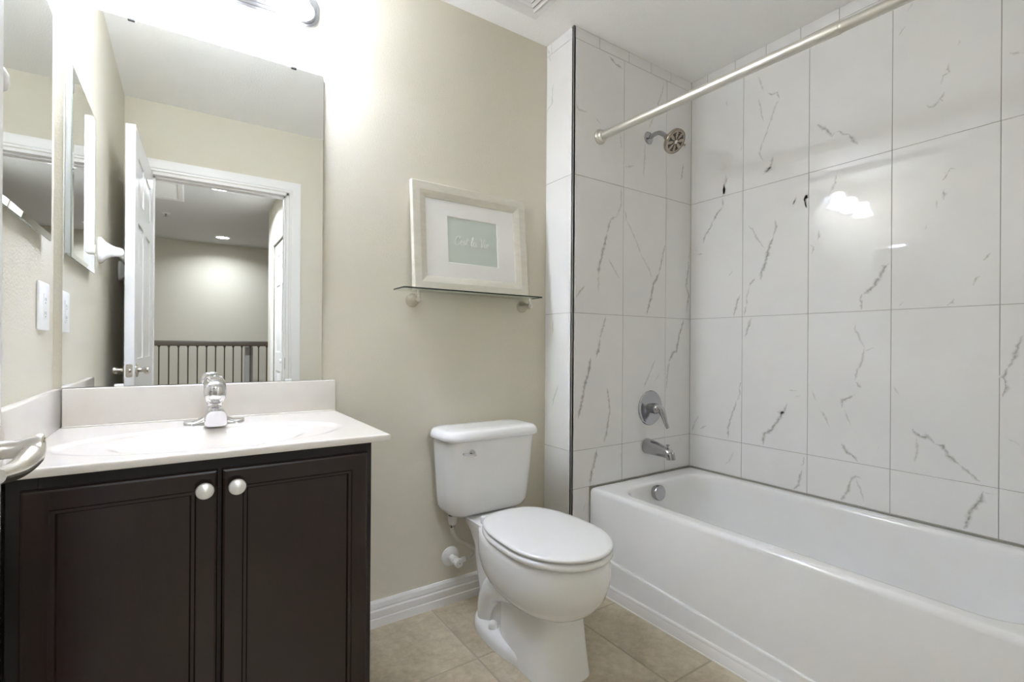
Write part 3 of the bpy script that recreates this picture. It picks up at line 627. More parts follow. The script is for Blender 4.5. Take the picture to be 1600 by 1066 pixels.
# ================================================================ THINGS
# ---------------------------------------------------------------- bathtub
def bathtub():
    x0, x1, y0, y1 = 1.537, XR - 0.001, 0.0935, YF - 0.001
    t = thing('bathtub', 'long white alcove bathtub along the marble-tiled wall', 'bathtub', (1.9, 0.86, 0))
    n = 10
    def R(i, r, z, sx=0, sy=0): return [Vector((a, b, z)) for a, b in rrect(x0 + i, y0 + i, x1 - i, y1 - i, r, n)]
    def I(z, dx0, dx1, dy0, dy1, r): return [Vector((a, b, z)) for a, b in rrect(1.596 + dx0, 0.235 + dy0, 2.203 - dx1, 1.535 - dy1, r, n)]
    rings = [R(0, 0.006, 0.0), R(0, 0.006, 0.411), R(0.0018, 0.008, 0.4205), R(0.006, 0.012, 0.4275), R(0.0125, 0.018, 0.4308), R(0.018, 0.02, RIM),
             I(RIM, -0.012, -0.010, -0.012, -0.012, 0.130), I(RIM - 0.001, -0.005, -0.004, -0.005, -0.005, 0.130), I(RIM - 0.005, 0.002, 0.002, 0.002, 0.002, 0.130), I(RIM - 0.013, 0.007, 0.006, 0.008, 0.006, 0.130), I(RIM - 0.03, 0.012, 0.009, 0.016, 0.010, 0.130),
             I(0.33, 0.020, 0.018, 0.06, 0.022, 0.130), I(0.20, 0.035, 0.035, 0.13, 0.040, 0.135), I(0.12, 0.050, 0.050, 0.19, 0.058, 0.14), I(0.085, 0.068, 0.068, 0.225, 0.078, 0.14), I(0.068, 0.10, 0.10, 0.27, 0.115, 0.12), I(0.062, 0.15, 0.15, 0.33, 0.17, 0.09)]
    bm = BM(); loft(bm, rings, True, True)
    # lower band of the apron, a little proud, with a sloping top line
    tt = bmesh.new()
    zl, zr = 0.1585, 0.060
    v = [tt.verts.new((x, y, z)) for x in (x0 - 0.010, x0 + 0.004) for y, z in ((y1, 0.0), (y1, zl), (y0, zr), (y0, 0.0))]
    for f in ((0, 1, 2, 3), (7, 6, 5, 4), (0, 4, 5, 1), (1, 5, 6, 2), (2, 6, 7, 3), (3, 7, 4, 0)): tt.faces.new([v[i] for i in f])
    bmesh.ops.recalc_face_normals(tt, faces=tt.faces[:])
    bmesh.ops.bevel(tt, geom=[e for e in tt.edges if all(q.co.x < x0 for q in e.verts)], offset=0.007, segments=4, affect='EDGES', profile=0.5)
    merge(bm, tt)
    obj('tub_body', bm, TUBM, t, angle=50)
    bm = BM(); c = Vector((1.850, 1.526, 0.386)); ax = Vector((-0.04, -1, 0.10))
    lathe(bm, [(0.030, 0.0), (0.030, 0.016), (0.036, 0.017), (0.036, 0.030), (0.034, 0.034), (0.029, 0.035), (0.012, 0.0375), (0.0, 0.038)], c, ax, 36, cap1=False)
    obj('overflow_cover', bm, DCHROME, t, 'round chrome overflow cover')
    bm = BM(); lathe(bm, [(0.035, 0.0), (0.035, 0.003), (0.02, 0.006), (0.0, 0.006)], (1.88, 1.28, 0.062), (0, 0, 1), 28, cap1=False)
    obj('drain', bm, CHROME, t)
    bm = BM()
    rings = []
    for z, d in ((0.0, 0.0), (0.0, 0.019), (0.012, 0.0185), (0.028, 0.015), (0.040, 0.0105), (0.047, 0.006), (0.047, 0.0)):
        pass
    prof = [(0.0, 0.0), (-0.0185, 0.0), (-0.0180, 0.014), (-0.0150, 0.030), (-0.0125, 0.036), (-0.0125, 0.043), (-0.0100, 0.047), (0.0, 0.047)]
    loft(bm, [[Vector((x0 - 0.0100 + a, y, z)) for a, z in prof] for y in (y0, y1)])
    struct('trim_9', bm, TRIM, 'low white trim strip along the foot of the tub', angle=20)
    bm = BM(); box(bm, x0 - 0.0325, y0, 0.0, x0 - 0.0275, y1, 0.004); struct('trim_10', bm, CAULK, 'white caulk line between tub trim and floor')
bathtub()

# ---------------------------------------------------------------- shower fittings
def shower():
    c = Vector((1.916, YF, 2.104))
    t = thing('wall_shower', 'bronze-nickel shower head on a chrome arm high on the tiled wall', 'shower head', c)
    bm = BM(); lathe(bm, [(0.031, 0.0), (0.031, 0.003), (0.027, 0.008), (0.014, 0.011), (0.011, 0.013)], c, (0, -1, 0), 30)
    obj('wall_flange', bm, DCHROME, t)
    j = Vector((1.918, 1.520, 2.066)); nx = Vector((0.0, -0.80, -0.60)).normalized()
    bm = BM(); tube(bm, [c + Vector((0, -0.008, 0)), c + Vector((0, -0.045, 0.006)), c + Vector((0, -0.078, -0.003)), j], 0.0105, 18, 6)
    obj('shower_arm', bm, DCHROME, t)
    bm = BM()
    lathe(bm, [(0.013, -0.012), (0.0145, -0.008), (0.0145, 0.004), (0.012, 0.007), (0.016, 0.014), (0.021, 0.022), (0.034, 0.030), (0.050, 0.036), (0.0575, 0.042), (0.0585, 0.050), (0.0570, 0.056), (0.0535, 0.058), (0.0535, 0.0565)], j, nx, 44)
    x, y, a = basis(nx)
    tube(bm, [j + nx * 0.048 + x * 0.052 * 1.0, j + nx * 0.048 + x * 0.068, j + nx * 0.052 + x * 0.076], [0.007, 0.006, 0.005], 10, 2)
    head = obj('head', bm, HEADM, t)
    bm = BM(); rnd = random.Random(1)
    for k in range(8):
        a0 = 2 * pi * k / 8
        for q, r in ((0.0, 0.017), (0.0, 0.026), (-0.16, 0.041), (0.0, 0.041), (0.16, 0.041), (-0.10, 0.033), (0.10, 0.033)):
            p = j + nx * 0.0560 + x * (r * cos(a0 + q)) + y * (r * sin(a0 + q))
            lathe(bm, [(0.0030, -0.001), (0.0030, 0.0015), (0.0015, 0.0022)], p, nx, 8)
        e0, e1 = j + nx * 0.0566 + x * (0.011 * cos(a0)) + y * (0.011 * sin(a0)), j + nx * 0.0566 + x * (0.043 * cos(a0)) + y * (0.043 * sin(a0))
        tube(bm, [e0, (e0 + e1) / 2, e1], [0.0014, 0.0022, 0.0012], 6, 1)
    nz = obj('nozzles', bm, BLACK, head, 'dark rubber spray nozzles'); nz['kind'] = 'stuff'
    bm = BM(); lathe(bm, [(0.010, 0.0), (0.009, 0.003), (0.0, 0.0045)], j + nx * 0.0562, nx, 16, cap1=False); obj('face_cap', bm, NICKEL, head)

    r = thing('shower_rod', 'satin nickel tension shower rod spanning above the tub', 'shower rod', (1.5815, 0.86, 2.015))
    a, b = Vector((1.5835, YF, 2.0275)), Vector((1.5780, YD + 0.0005, 1.984)); d = (b - a).normalized(); L = (b - a).length
    s = (a.y - 0.648) / (a.y - b.y) * L
    for nm, o, dd in (('end_flange', a, d), ('end_flange', b, -d)):
        bm = BM(); lathe(bm, [(0.0325, 0.0), (0.0335, 0.004), (0.0325, 0.009), (0.029, 0.014), (0.026, 0.016), (0.026, 0.022), (0.024, 0.028), (0.020, 0.031), (0.018, 0.031)], o, dd, 32); obj(nm, bm, RODM, r)
    bm = BM(); lathe(bm, [(0.0178, 0.024), (0.0178, s), (0.0172, s + 0.003)], a, d, 26); obj('thick_tube', bm, RODM, r)
    bm = BM(); lathe(bm, [(0.0160, s - 0.004), (0.0160, s + 0.006), (0.0166, s + 0.007), (0.0166, s + 0.010), (0.0158, s + 0.012), (0.0158, L - 0.024)], a, d, 26); obj('thin_tube', bm, RODM, r)

    v = Vector((1.940, YF, 0.764))
    t = thing('shower_valve', 'round chrome shower valve plate with a lever handle above the tub spout', 'shower valve', v)
    bm = BM(); lathe(bm, [(0.0865, 0.0), (0.0870, 0.003), (0.0840, 0.007), (0.076, 0.009), (0.072, 0.0085), (0.045, 0.012), (0.030, 0.016)], v, (0, -1, 0), 56); obj('trim_plate', bm, DCHROME, t)
    bm = BM()
    lathe(bm, [(0.026, 0.012), (0.026, 0.034), (0.027, 0.040), (0.026, 0.052), (0.021, 0.062), (0.011, 0.067), (0.0, 0.068)], v, (0, -1, 0), 30, cap1=False)
    tube(bm, [v + Vector((0, -0.050, 0.010)), v + Vector((0.006, -0.068, -0.008)), v + Vector((0.014, -0.075, -0.035)), v + Vector((0.022, -0.080, -0.066)), v + Vector((0.029, -0.088, -0.092))], [0.020, 0.020, 0.0165, 0.0135, 0.0105], 16, 5, flat=0.8)
    obj('lever_handle', bm, DCHROME, t)

    s0 = Vector((1.918, YF, 0.577))
    t = thing('tub_spout', 'chrome tub spout with a diverter knob below the shower valve', 'tub spout', s0)
    bm = BM(); rings = []
    for dy, zc, rx, rz in ((0.0, 0.0, 0.036, 0.038), (0.004, 0.0, 0.0365, 0.0385), (0.03, -0.001, 0.0345, 0.037), (0.07, -0.005, 0.029, 0.033), (0.10, -0.009, 0.025, 0.028), (0.120, -0.013, 0.024, 0.026)):
        rings.append([s0 + Vector((rx * cos(2 * pi * k / 28), -dy, zc + rz * sin(2 * pi * k / 28))) for k in range(28)])
    # nose curling down to the outlet
    for ang, cy_, cz_, r in ((25, 0.133, -0.014, 0.0235), (50, 0.141, -0.020, 0.0225), (75, 0.145, -0.030, 0.0215), (85, 0.146, -0.041, 0.021)):
        a_ = radians(ang); rings.append([s0 + Vector((r * 1.0 * cos(2 * pi * k / 28), -cy_ - r * sin(2 * pi * k / 28) * sin(a_), cz_ + r * sin(2 * pi * k / 28) * cos(a_))) for k in range(28)])
    loft(bm, rings); obj('spout_body', bm, DCHROME, t, angle=50)
    bm = BM(); lathe(bm, [(0.004, 0.0), (0.004, 0.014), (0.009, 0.016), (0.009, 0.020), (0.004, 0.022)], s0 + Vector((0, -0.128, 0.006)), (0, 0, 1), 16); obj('diverter_knob', bm, DCHROME, t)
shower()

# ---------------------------------------------------------------- toilet
TX = 1.033
def egg(w, yf, yw, yb, z, p=2.0, q=2.6, n=56):
    out = []
    for k in range(n):
        a = 2 * pi * k / n; c, s = cos(a), sin(a)
        e = p if s < 0 else q
        x = w * math.copysign(abs(c) ** (2 / e), c); yy = (yw - yf) if s < 0 else (yb - yw)
        out.append(Vector((TX + x, yw + math.copysign(abs(s) ** (2 / e), s) * yy, z)))
    return out
def toilet():
    t = thing('toilet', 'white two-piece toilet with closed lid between vanity and tub', 'toilet', (TX, 1.4, 0))
    bm = BM()
    # bowl
    loft(bm, [egg(0.070, 1.220, 1.36, 1.50, 0.170), egg(0.100, 1.178, 1.34, 1.53, 0.196), egg(0.128, 1.136, 1.32, 1.56, 0.220), egg(0.149, 1.104, 1.305, 1.58, 0.246), egg(0.163, 1.082, 1.295, 1.60, 0.276), egg(0.171, 1.069, 1.29, 1.615, 0.312), egg(0.1735, 1.065, 1.288, 1.62, 0.345), egg(0.1725, 1.067, 1.288, 1.62, 0.378), egg(0.169, 1.073, 1.29, 1.62, 0.396), egg(0.158, 1.09, 1.29, 1.61, 0.4005)])
    # rear deck that carries the tank
    def RR(hw, ya, yb, z, r): return [Vector((a, b, z)) for a, b in rrect(TX - hw, ya, TX + hw, yb, r, 8)]
    loft(bm, [RR(0.070, 1.50, 1.66, 0.02, 0.05), RR(0.072, 1.49, 1.665, 0.12, 0.05), RR(0.078, 1.48, 1.69, 0.22, 0.055), RR(0.086, 1.47, 1.69, 0.30, 0.055), RR(0.100, 1.46, 1.70, 0.355, 0.05), RR(0.112, 1.46, 1.71, 0.385, 0.045), RR(0.112, 1.46, 1.71, 0.401, 0.045)])
    # front pedestal
    def PD(w, yf, z, yb=1.52): return egg(w, yf, 1.275, yb, z, 3.4, 3.2)
    loft(bm, [PD(0.103, 1.162, 0.0), PD(0.103, 1.163, 0.006), PD(0.100, 1.168, 0.03), PD(0.096, 1.180, 0.10), PD(0.093, 1.190, 0.17), PD(0.092, 1.195, 0.235), PD(0.080, 1.215, 0.28)])
    # spreading foot at the back, and the trapway bulge on each flank
    def FT(w, yb, z): return egg(w, 1.22, 1.50, yb, z, 2.2, 2.3)
    loft(bm, [FT(0.120, 1.690, 0.0), FT(0.121, 1.692, 0.010), FT(0.119, 1.690, 0.026), FT(0.112, 1.682, 0.037), FT(0.098, 1.665, 0.042)])
    for s in (-1, 1):
        tube(bm, [(TX + s * 0.040, 1.36, 0.21), (TX + s * 0.050, 1.45, 0.205), (TX + s * 0.056, 1.54, 0.165), (TX + s * 0.054, 1.585, 0.095), (TX + s * 0.046, 1.600, 0.02)], [0.050, 0.054, 0.051, 0.047, 0.044], 20, 6)
    body = obj('bowl', bm, CHINA, t, angle=60)
    for s in (-1, 1):
        bm = BM(); lathe(bm, [(0.0165, 0.0), (0.0165, 0.010), (0.0150, 0.019), (0.0105, 0.0255), (0.004, 0.029), (0.0, 0.0293)], (TX + s * 0.086, 1.512, 0.039), (0, 0, 1), 22, cap1=False)
        obj('bolt_cap', bm, PLASTIC, t)
    bm = BM()
    sr = lambda w, yf, yb, z: egg(w, yf, 1.275, yb, z, 2.0, 2.75)
    loft(bm, [sr(0.166, 1.076, 1.560, 0.4035), sr(0.176, 1.064, 1.565, 0.4055), sr(0.179, 1.060, 1.568, 0.411), sr(0.179, 1.060, 1.568, 0.418), sr(0.175, 1.064, 1.565, 0.4235), sr(0.166, 1.075, 1.560, 0.4255)])
    obj('seat', bm, SEATM, t, angle=60)
    bm = BM()
    loft(bm, [sr(0.164, 1.077, 1.556, 0.4285), sr(0.1745, 1.064, 1.563, 0.4300), sr(0.1785, 1.059, 1.567, 0.4345), sr(0.1780, 1.060, 1.567, 0.4390), sr(0.1720, 1.068, 1.562, 0.4425), sr(0.155, 1.092, 1.548, 0.4440), sr(0.11, 1.15, 1.50, 0.4460), sr(0.05, 1.22, 1.40, 0.4468)])
    lid = obj('seat_lid', bm, SEATM, t, angle=60)
    for s in (-1, 1):
        bm = BM(); box(bm, TX + s * 0.075 - 0.022, 1.560, 0.400, TX + s * 0.075 + 0.022, 1.590, 0.430, 0.006, 3); obj('seat_hinge', bm, SEATM, t)
    # tank
    def TK(hw, yf, z, r, yb=1.812): return [Vector((a, b, z)) for a, b in rrect(TX - 0.004 - hw, yf, TX - 0.004 + hw, yb, r, 8)]
    bm = BM()
    loft(bm, [TK(0.130, 1.690, 0.401, 0.04, 1.79), TK(0.158, 1.662, 0.407, 0.05, 1.80), TK(0.174, 1.646, 0.420, 0.055), TK(0.183, 1.638, 0.440, 0.055), TK(0.189, 1.634, 0.50, 0.055), TK(0.196, 1.626, 0.60, 0.055), TK(0.203, 1.620, 0.704, 0.055)])
    obj('tank', bm, CHINA, t, angle=60)
    bm = BM()
    loft(bm, [TK(0.200, 1.616, 0.7055, 0.05, 1.815), TK(0.212, 1.606, 0.7065, 0.06, 1.818), TK(0.2175, 1.601, 0.712, 0.065, 1.820), TK(0.2165, 1.602, 0.724, 0.065, 1.820), TK(0.211, 1.607, 0.736, 0.062, 1.818), TK(0.203, 1.615, 0.7425, 0.058, 1.814), TK(0.190, 1.628, 0.7450, 0.05, 1.80), TK(0.12, 1.67, 0.7462, 0.03, 1.77)])
    obj('tank_lid', bm, CHINA, t, angle=60)
    bm = BM(); p = Vector((0.918, 1.6225, 0.661))
    lathe(bm, [(0.0135, -0.003), (0.0135, 0.004), (0.0115, 0.009), (0.009, 0.015), (0.0, 0.017)], p, (0, -1, 0), 22, cap1=False)
    tube(bm, [p + Vector((0.010, -0.012, -0.006)), p + Vector((-0.006, -0.016, -0.006)), p + Vector((-0.026, -0.018, -0.002)), p + Vector((-0.047, -0.020, 0.004))], [0.0055, 0.0085, 0.0065, 0.0055], 14, 5, flat=0.8)
    obj('flush_lever', bm, CHROME, t, 'chrome flush lever')

    c = Vector((0.934, YM, 0.192))
    v = thing('water_shutoff_valve', 'white toilet water valve on the beige wall with a curved grey hose', 'valve', c)
    bm = BM(); lathe(bm, [(0.040, 0.0), (0.0385, 0.004), (0.030, 0.009), (0.016, 0.012), (0.013, 0.014)], c, (0, -1, 0), 32); obj('wall_flange', bm, PLASTIC, v)
    d = Vector((0.0, -1, -0.03))
    bm = BM(); lathe(bm, [(0.0125, 0.006), (0.0125, 0.036), (0.0165, 0.038), (0.0165, 0.050), (0.0130, 0.052), (0.0130, 0.062)], c, d, 22)
    lathe(bm, [(0.008, 0.0), (0.008, 0.026), (0.0105, 0.027), (0.0105, 0.040)], c + d * 0.055, (1, 0.05, 0.0), 18)
    obj('valve_body', bm, PLASTIC, v)
    bm = BM(); lathe(bm, [(0.0155, 0.062), (0.0175, 0.064), (0.0175, 0.080), (0.0160, 0.082), (0.0040, 0.082), (0.0035, 0.076)], c, d, 24); obj('valve_handle', bm, PLASTIC, v)
    h = c + d * 0.055 + Vector((0.030, 0, 0))
    bm = BM(); lathe(bm, [(0.0088, 0.0), (0.0088, 0.012)], h, (1, 0.05, 0), 16); obj('crimp_sleeve', bm, DCHROME, v)
    bm = BM(); lathe(bm, [(0.0100, 0.0), (0.0100, 0.016)], (0.911, 1.765, 0.336), (0, 0, 1), 16); obj('crimp_sleeve', bm, DCHROME, v)
    bm = BM(); tube(bm, [h + Vector((0.010, 0, 0)), (0.998, 1.768, 0.188), (1.012, 1.767, 0.200), (1.012, 1.766, 0.224), (0.972, 1.765, 0.256), (0.932, 1.765, 0.290), (0.913, 1.765, 0.318), (0.911, 1.765, 0.348)], 0.0086, 14, 6); obj('supply_hose', bm, HOSE, v)
    bm = BM(); lathe(bm, [(0.0135, 0.0), (0.0175, 0.012), (0.0185, 0.028), (0.0185, 0.036)], (0.911, 1.765, 0.348), (0, 0, 1), 20)
    obj('coupling_nut', bm, PLASTIC, v)
    bm = BM(); lathe(bm, [(0.0160, 0.0), (0.0160, 0.026)], (0.911, 1.765, 0.384), (0, 0, 1), 18); obj('gasket', bm, BLACK, v)
toilet()

# ---------------------------------------------------------------- vanity
def vanity():
    x0, x1, yf, yb, zt = -0.271, 0.4225, 1.289, YM - 0.001, 0.8165
    t = thing('vanity_cabinet', 'dark espresso vanity cabinet with two panelled doors under the sink', 'cabinet', (0.075, 1.55, 0))
    bm = BM()
    box(bm, x0, yf + 0.018, 0.0, x0 + 0.016, yb, zt); box(bm, x1 - 0.016, yf + 0.018, 0.0, x1, yb, zt); box(bm, x0 + 0.016, yb - 0.012, 0.10, x1 - 0.016, yb, zt)
    box(bm, x0 + 0.016, yf + 0.018, 0.10, x1 - 0.016, yb - 0.012, 0.116); box(bm, x0 + 0.016, yf + 0.070, 0.0, x1 - 0.016, yf + 0.086, 0.10)
    obj('carcass', bm, CARCASE, t)
    bm = BM()
    box(bm, x0, yf, 0.10, x0 + 0.045, yf + 0.018, zt, 0.001, 1); box(bm, x1 - 0.045, yf, 0.0, x1, yf + 0.018, zt, 0.001, 1); box(bm, x0 + 0.045, yf, 0.745, x1 - 0.045, yf + 0.018, zt, 0.001, 1)
    box(bm, x0 + 0.045, yf, 0.10, x1 - 0.045, yf + 0.018, 0.15, 0.001, 1); box(bm, 0.045, yf, 0.15, 0.105, yf + 0.018, 0.745)
    box(bm, x0, yf, 0.0, x0 + 0.045, yf + 0.018, 0.10)
    obj('face_frame', bm, CARCASE, t)
    for a, b, kx, lab in ((-0.2485, 0.0705, 0.0450, None), (0.0785, 0.4080, 0.1065, None)):
        z0, z1, sw, th = 0.135, 0.7885, 0.0525, 0.019; y0 = yf - th - 0.0005
        bm = BM()
        # frame and recessed panel as one moulded surface: nested rectangles stepping in
        def ring(i, y): return [Vector((a + i, y, z0 + i)), Vector((b - i, y, z0 + i)), Vector((b - i, y, z1 - i)), Vector((a + i, y, z1 - i))]
        loft(bm, [ring(0, yf - 0.0005), ring(0, y0 + 0.006), ring(0.002, y0 + 0.002), ring(0.006, y0), ring(sw - 0.012, y0), ring(sw - 0.009, y0 + 0.0035), ring(sw - 0.003, y0 + 0.0040), ring(sw, y0 + 0.0095), ring(sw + 0.006, y0 + 0.0098)], True, True)
        d = obj('door', bm, WOOD, t, lab, angle=20)
        bm = BM(); lathe(bm, [(0.006, 0.0), (0.0055, 0.010), (0.0095, 0.014), (0.0168, 0.019), (0.0178, 0.024), (0.0165, 0.028), (0.011, 0.0315), (0.0, 0.033)], (kx, y0, 0.7505), (0, -1, 0), 30, cap1=False)
        obj('knob', bm, KNOBM, d, 'satin silver round knob')
    # countertop with an integral oval basin
    c = thing('vanity_countertop', 'cream cultured-marble vanity top with integral oval basin', 'countertop', (0.085, 1.54, 0.8165))
    cx0, cx1, cy0, cy1, z1 = XL + 0.0005, 0.4610, 1.2500, YM - 0.001, 0.8342
    bx, by, ra, rb = 0.072, 1.462, 0.212, 0.158
    def sm(e0, e1, v):
        q = min(1, max(0, (v - e0) / (e1 - e0))); return q * q * (3 - 2 * q)
    def zz(x, y):
        r = math.hypot((x - bx) / ra, (y - by) / rb)
        h = z1
        # shallow dished surround with a soft rolled lip, then the bowl
        r2 = math.hypot((x - bx) / 0.320, (y - by - 0.004) / 0.186)
        h -= 0.0050 * (1 - sm(0.90, 1.0, r2))
        if r < 1.06: h -= 0.118 * (1 - sm(0.30, 1.06, r) ** 0.9)
        return h
    nx, ny = 150, 116; R = 0.009
    bm = BM(); xs = [cx0 + (cx1 - 0.006 - cx0) * i / nx for i in range(nx + 1)]; ys = [cy0 + 0.006 + (cy1 - cy0 - 0.006) * j / ny for j in range(ny + 1)]
    g = [[bm.verts.new((x, y, zz(x, y))) for y in ys] for x in xs]
    for i in range(nx):
        for j in range(ny): bm.faces.new((g[i][j], g[i + 1][j], g[i + 1][j + 1], g[i][j + 1]))
    # rolled front and right edges, underside rim
    def edge(vs, dx, dy, fix):
        prev = vs
        for off, dz in ((0.0025, -0.0004), (0.0045, -0.0015), (0.0056, -0.0035), (0.006, -0.006), (0.006, -0.0165), (0.0045, -0.0177), (-0.045, -0.0177)):
            cur = [bm.verts.new((v.co.x + (dx * off), v.co.y + (dy * off), z1 + dz)) for v in vs]
            for k, v in enumerate(cur): fix(v, k, off)
            for k in range(len(vs) - 1): bm.faces.new((prev[k], prev[k + 1], cur[k + 1], cur[k]))
            prev = cur
    def fixf(v, k, off):
        if k == nx: v.co.x += off
    def fixr(v, k, off):
        if k == 0: v.co.y -= off
    edge([g[i][0] for i in range(nx + 1)], 0, -1, fixf)
    edge([g[nx][j] for j in range(ny + 1)], 1, 0, fixr)
    bmesh.ops.remove_doubles(bm, verts=bm.verts[:], dist=0.00001)
    top = obj('top', bm, STONE, c, angle=60)
    bm = BM(); lathe(bm, [(0.022, 0.0), (0.022, 0.002), (0.016, 0.004), (0.014, 0.0025), (0.0, 0.0025)], (bx, by, zz(bx, by) - 0.0005), (0, 0, 1), 26, cap1=False); obj('basin_drain', bm, CHROME, c)
    bm = BM(); box(bm, XL + 0.0215, YM - 0.0215, 0.834, cx1, YM - 0.001, 0.9425, 0.0035, 3); box(bm, XL + 0.0215, YM - 0.030, 0.8325, cx1 - 0.002, YM - 0.015, 0.838, 0.003, 2); obj('backsplash', bm, STONE, c)
    bm = BM(); box(bm, XL + 0.0005, 1.262, 0.834, XL + 0.0205, YM - 0.0008, 0.9425, 0.0035, 3); obj('side_splash', bm, STONE, c)
    # faucet
    f = thing('sink_faucet', 'chrome single-lever faucet on the vanity top behind the basin', 'faucet', (0.084, 1.690, 0.8342))
    bm = BM(); fx = 0.084; fy = 1.690; rings = []
    for k in range(25):                                             # base with two low wings
        u = -1 + 2 * k / 24; au = abs(u)
        hw = 0.0265 * (1 - max(0, au - 0.82) / 0.18 * 0.55) if au > 0.82 else 0.0265
        h = 0.0125 + 0.040 * max(0, 1 - au / 0.70) ** 1.5
        x = fx + u * 0.0765
        rings.append([Vector((x, fy + hw * math.copysign(abs(cos(a)) ** 0.8, cos(a)), 0.8338 + h * max(0, sin(a)) ** 0.75)) for a in [pi * q / 14 for q in range(15)]])
    loft(bm, rings, True, True)
    obj('base_plate', bm, CHROME, f, angle=50)
    bm = BM(); rings = []                                            # chunky tapering body whose front is the spout
    for y, zc, hw, hh in ((1.722, 0.858, 0.0180, 0.022), (1.716, 0.861, 0.0225, 0.027), (1.690, 0.8625, 0.0250, 0.0285), (1.660, 0.8615, 0.0270, 0.0280), (1.630, 0.8600, 0.0278, 0.0265), (1.612, 0.8585, 0.0275, 0.0245), (1.604, 0.8580, 0.0255, 0.0220)):
        rings.append([Vector((fx + hw * math.copysign(abs(cos(a)) ** 0.5, cos(a)) * (1.0 - 0.17 * sin(a)), y - 0.004 * sin(a), zc + hh * math.copysign(abs(sin(a)) ** 0.6, sin(a)))) for a in [2 * pi * q / 32 for q in range(32)]])
    loft(bm, rings); obj('spout', bm, CHROME, f, angle=50)
    bm = BM(); lathe(bm, [(0.0185, 0.0), (0.0205, 0.006), (0.0205, 0.016)], (fx, 1.682, 0.886), (0, 0, 1), 26); obj('handle_collar', bm, CHROME, f)
    bm = BM(); rings = []                                            # broad rounded lever, higher at the back
    for y, zc, hw, hh in ((1.646, 0.926, 0.014, 0.016), (1.650, 0.926, 0.0225, 0.0265), (1.658, 0.927, 0.0280, 0.0325), (1.680, 0.932, 0.0300, 0.0345), (1.702, 0.942, 0.0295, 0.0305), (1.720, 0.953, 0.0265, 0.0230), (1.731, 0.958, 0.0205, 0.0165), (1.736, 0.959, 0.011, 0.009)):
        rings.append([Vector((fx + hw * math.copysign(abs(cos(a)) ** 0.75, cos(a)), y, zc + hh * math.copysign(abs(sin(a)) ** 0.85, sin(a)))) for a in [2 * pi * q / 32 for q in range(32)]])
    loft(bm, rings)
    obj('lever_handle', bm, CHROME, f, angle=60)
vanity()

# ---------------------------------------------------------------- mirror over the vanity
def wall_mirror():
    dl = radians(-0.31); xa, xb, z0, z1 = -0.2723, 0.4151, 0.9440, 2.0215
    t = thing('vanity_mirror', 'large frameless rectangular mirror above the vanity backsplash', 'mirror', (0.0714, YM, z0))
    n = Vector((sin(dl), -cos(dl), 0)); u = Vector((cos(dl), sin(dl), 0)); o = Vector((xa, YM - 0.0060, 0))
    xf = Matrix(((u.x, -n.x, 0, o.x), (u.y, -n.y, 0, o.y), (0, 0, 1, 0), (0, 0, 0, 1)))
    bm = BM(); w = (xb - xa) / u.x
    box(bm, 0, 0, z0, w, 0.0048, z1, xf=xf)
    for f in bm.faces: f.material_index = 1
    bm.normal_update()
    for f in bm.faces:
        if f.normal.dot(n) > 0.99 and max(v.co.z for v in f.verts) > z1 - 0.01: f.material_index = 0
    obj('mirror_glass', bm, [MIRROR, MEDGE], t)
    for x, m in ((-0.126, BLACK), (0.317, BLACK)):
        bm = BM(); box(bm, x - 0.0085 - xa, -0.004, z1 - 0.006, x + 0.0085 - xa, 0.0055, z1 + 0.002, 0.0015, 2, xf=xf); obj('clip', bm, m, t, 'black clip on the top edge')
    for x in (-0.148, 0.306):
        bm = BM(); box(bm, x - 0.011 - xa, -0.005, z0 - 0.0012, x + 0.011 - xa, 0.0055, z0 + 0.0065, 0.002, 2, xf=xf); obj('clip', bm, ACRYL, t, 'clear clip on the bottom edge')
wall_mirror()

# ---------------------------------------------------------------- vanity light, with its own light
def vanity_light():
    xc = 0.075
    t = thing('vanity_light', 'three-light chrome vanity bar with frosted glass shades above the mirror', 'light', (xc, YM, 2.18))
    bm = BM(); steps = [(0.0, 0.010), (0.010, 0.017), (0.019, 0.024), (0.028, 0.030)]
    for i, d in steps:
        prism(bm, rrect(-0.250 + i, 2.176 + i, 0.400 - i, 2.300 - i, 0.050 - i * 0.6, 10), YM - d, YM - 0.0002, 'xz', bev=0.0035, seg=3)
    obj('back_plate', bm, PLATEM, t, 'stepped chrome back plate')
    for x in (0.298, 0.075, -0.148):
        y = 1.728
        bm = BM()
        tube(bm, [(x, YM - 0.026, 2.250), (x, YM - 0.055, 2.268), (x, y + 0.010, 2.300), (x, y, 2.296), (x, y, 2.284)], 0.0075, 12, 5)
        lathe(bm, [(0.012, 0.0), (0.025, 0.006), (0.027, 0.022), (0.024, 0.024)], (x, y, 2.292), (0, 0, -1), 26)
        lathe(bm, [(0.020, 0.0), (0.018, 0.006), (0.010, 0.010)], (x, YM - 0.029, 2.250), (0, -1, 0), 20)
        arm = obj('light_arm', bm, CHROME, t)
        bm = BM(); pr = [(0.0235, 0.0), (0.033, 0.008), (0.0385, 0.025), (0.041, 0.045), (0.0445, 0.066), (0.0525, 0.086), (0.0645, 0.104)]
        lathe(bm, pr + [(r - 0.0025, h) for r, h in reversed(pr)], (x, y, 2.271), (0, 0, -1), 30, cap0=False, cap1=False)
        obj('glass_shade', bm, SHADEM, t, angle=60)
        bm = BM(); lathe(bm, [(0.010, 0.0), (0.012, 0.012), (0.022, 0.035), (0.027, 0.055), (0.022, 0.074), (0.010, 0.082), (0.0, 0.083)], (x, y, 2.275), (0, 0, -1), 18, cap1=False)
        obj('bulb', bm, BULBM, t, angle=60)
vanity_light()

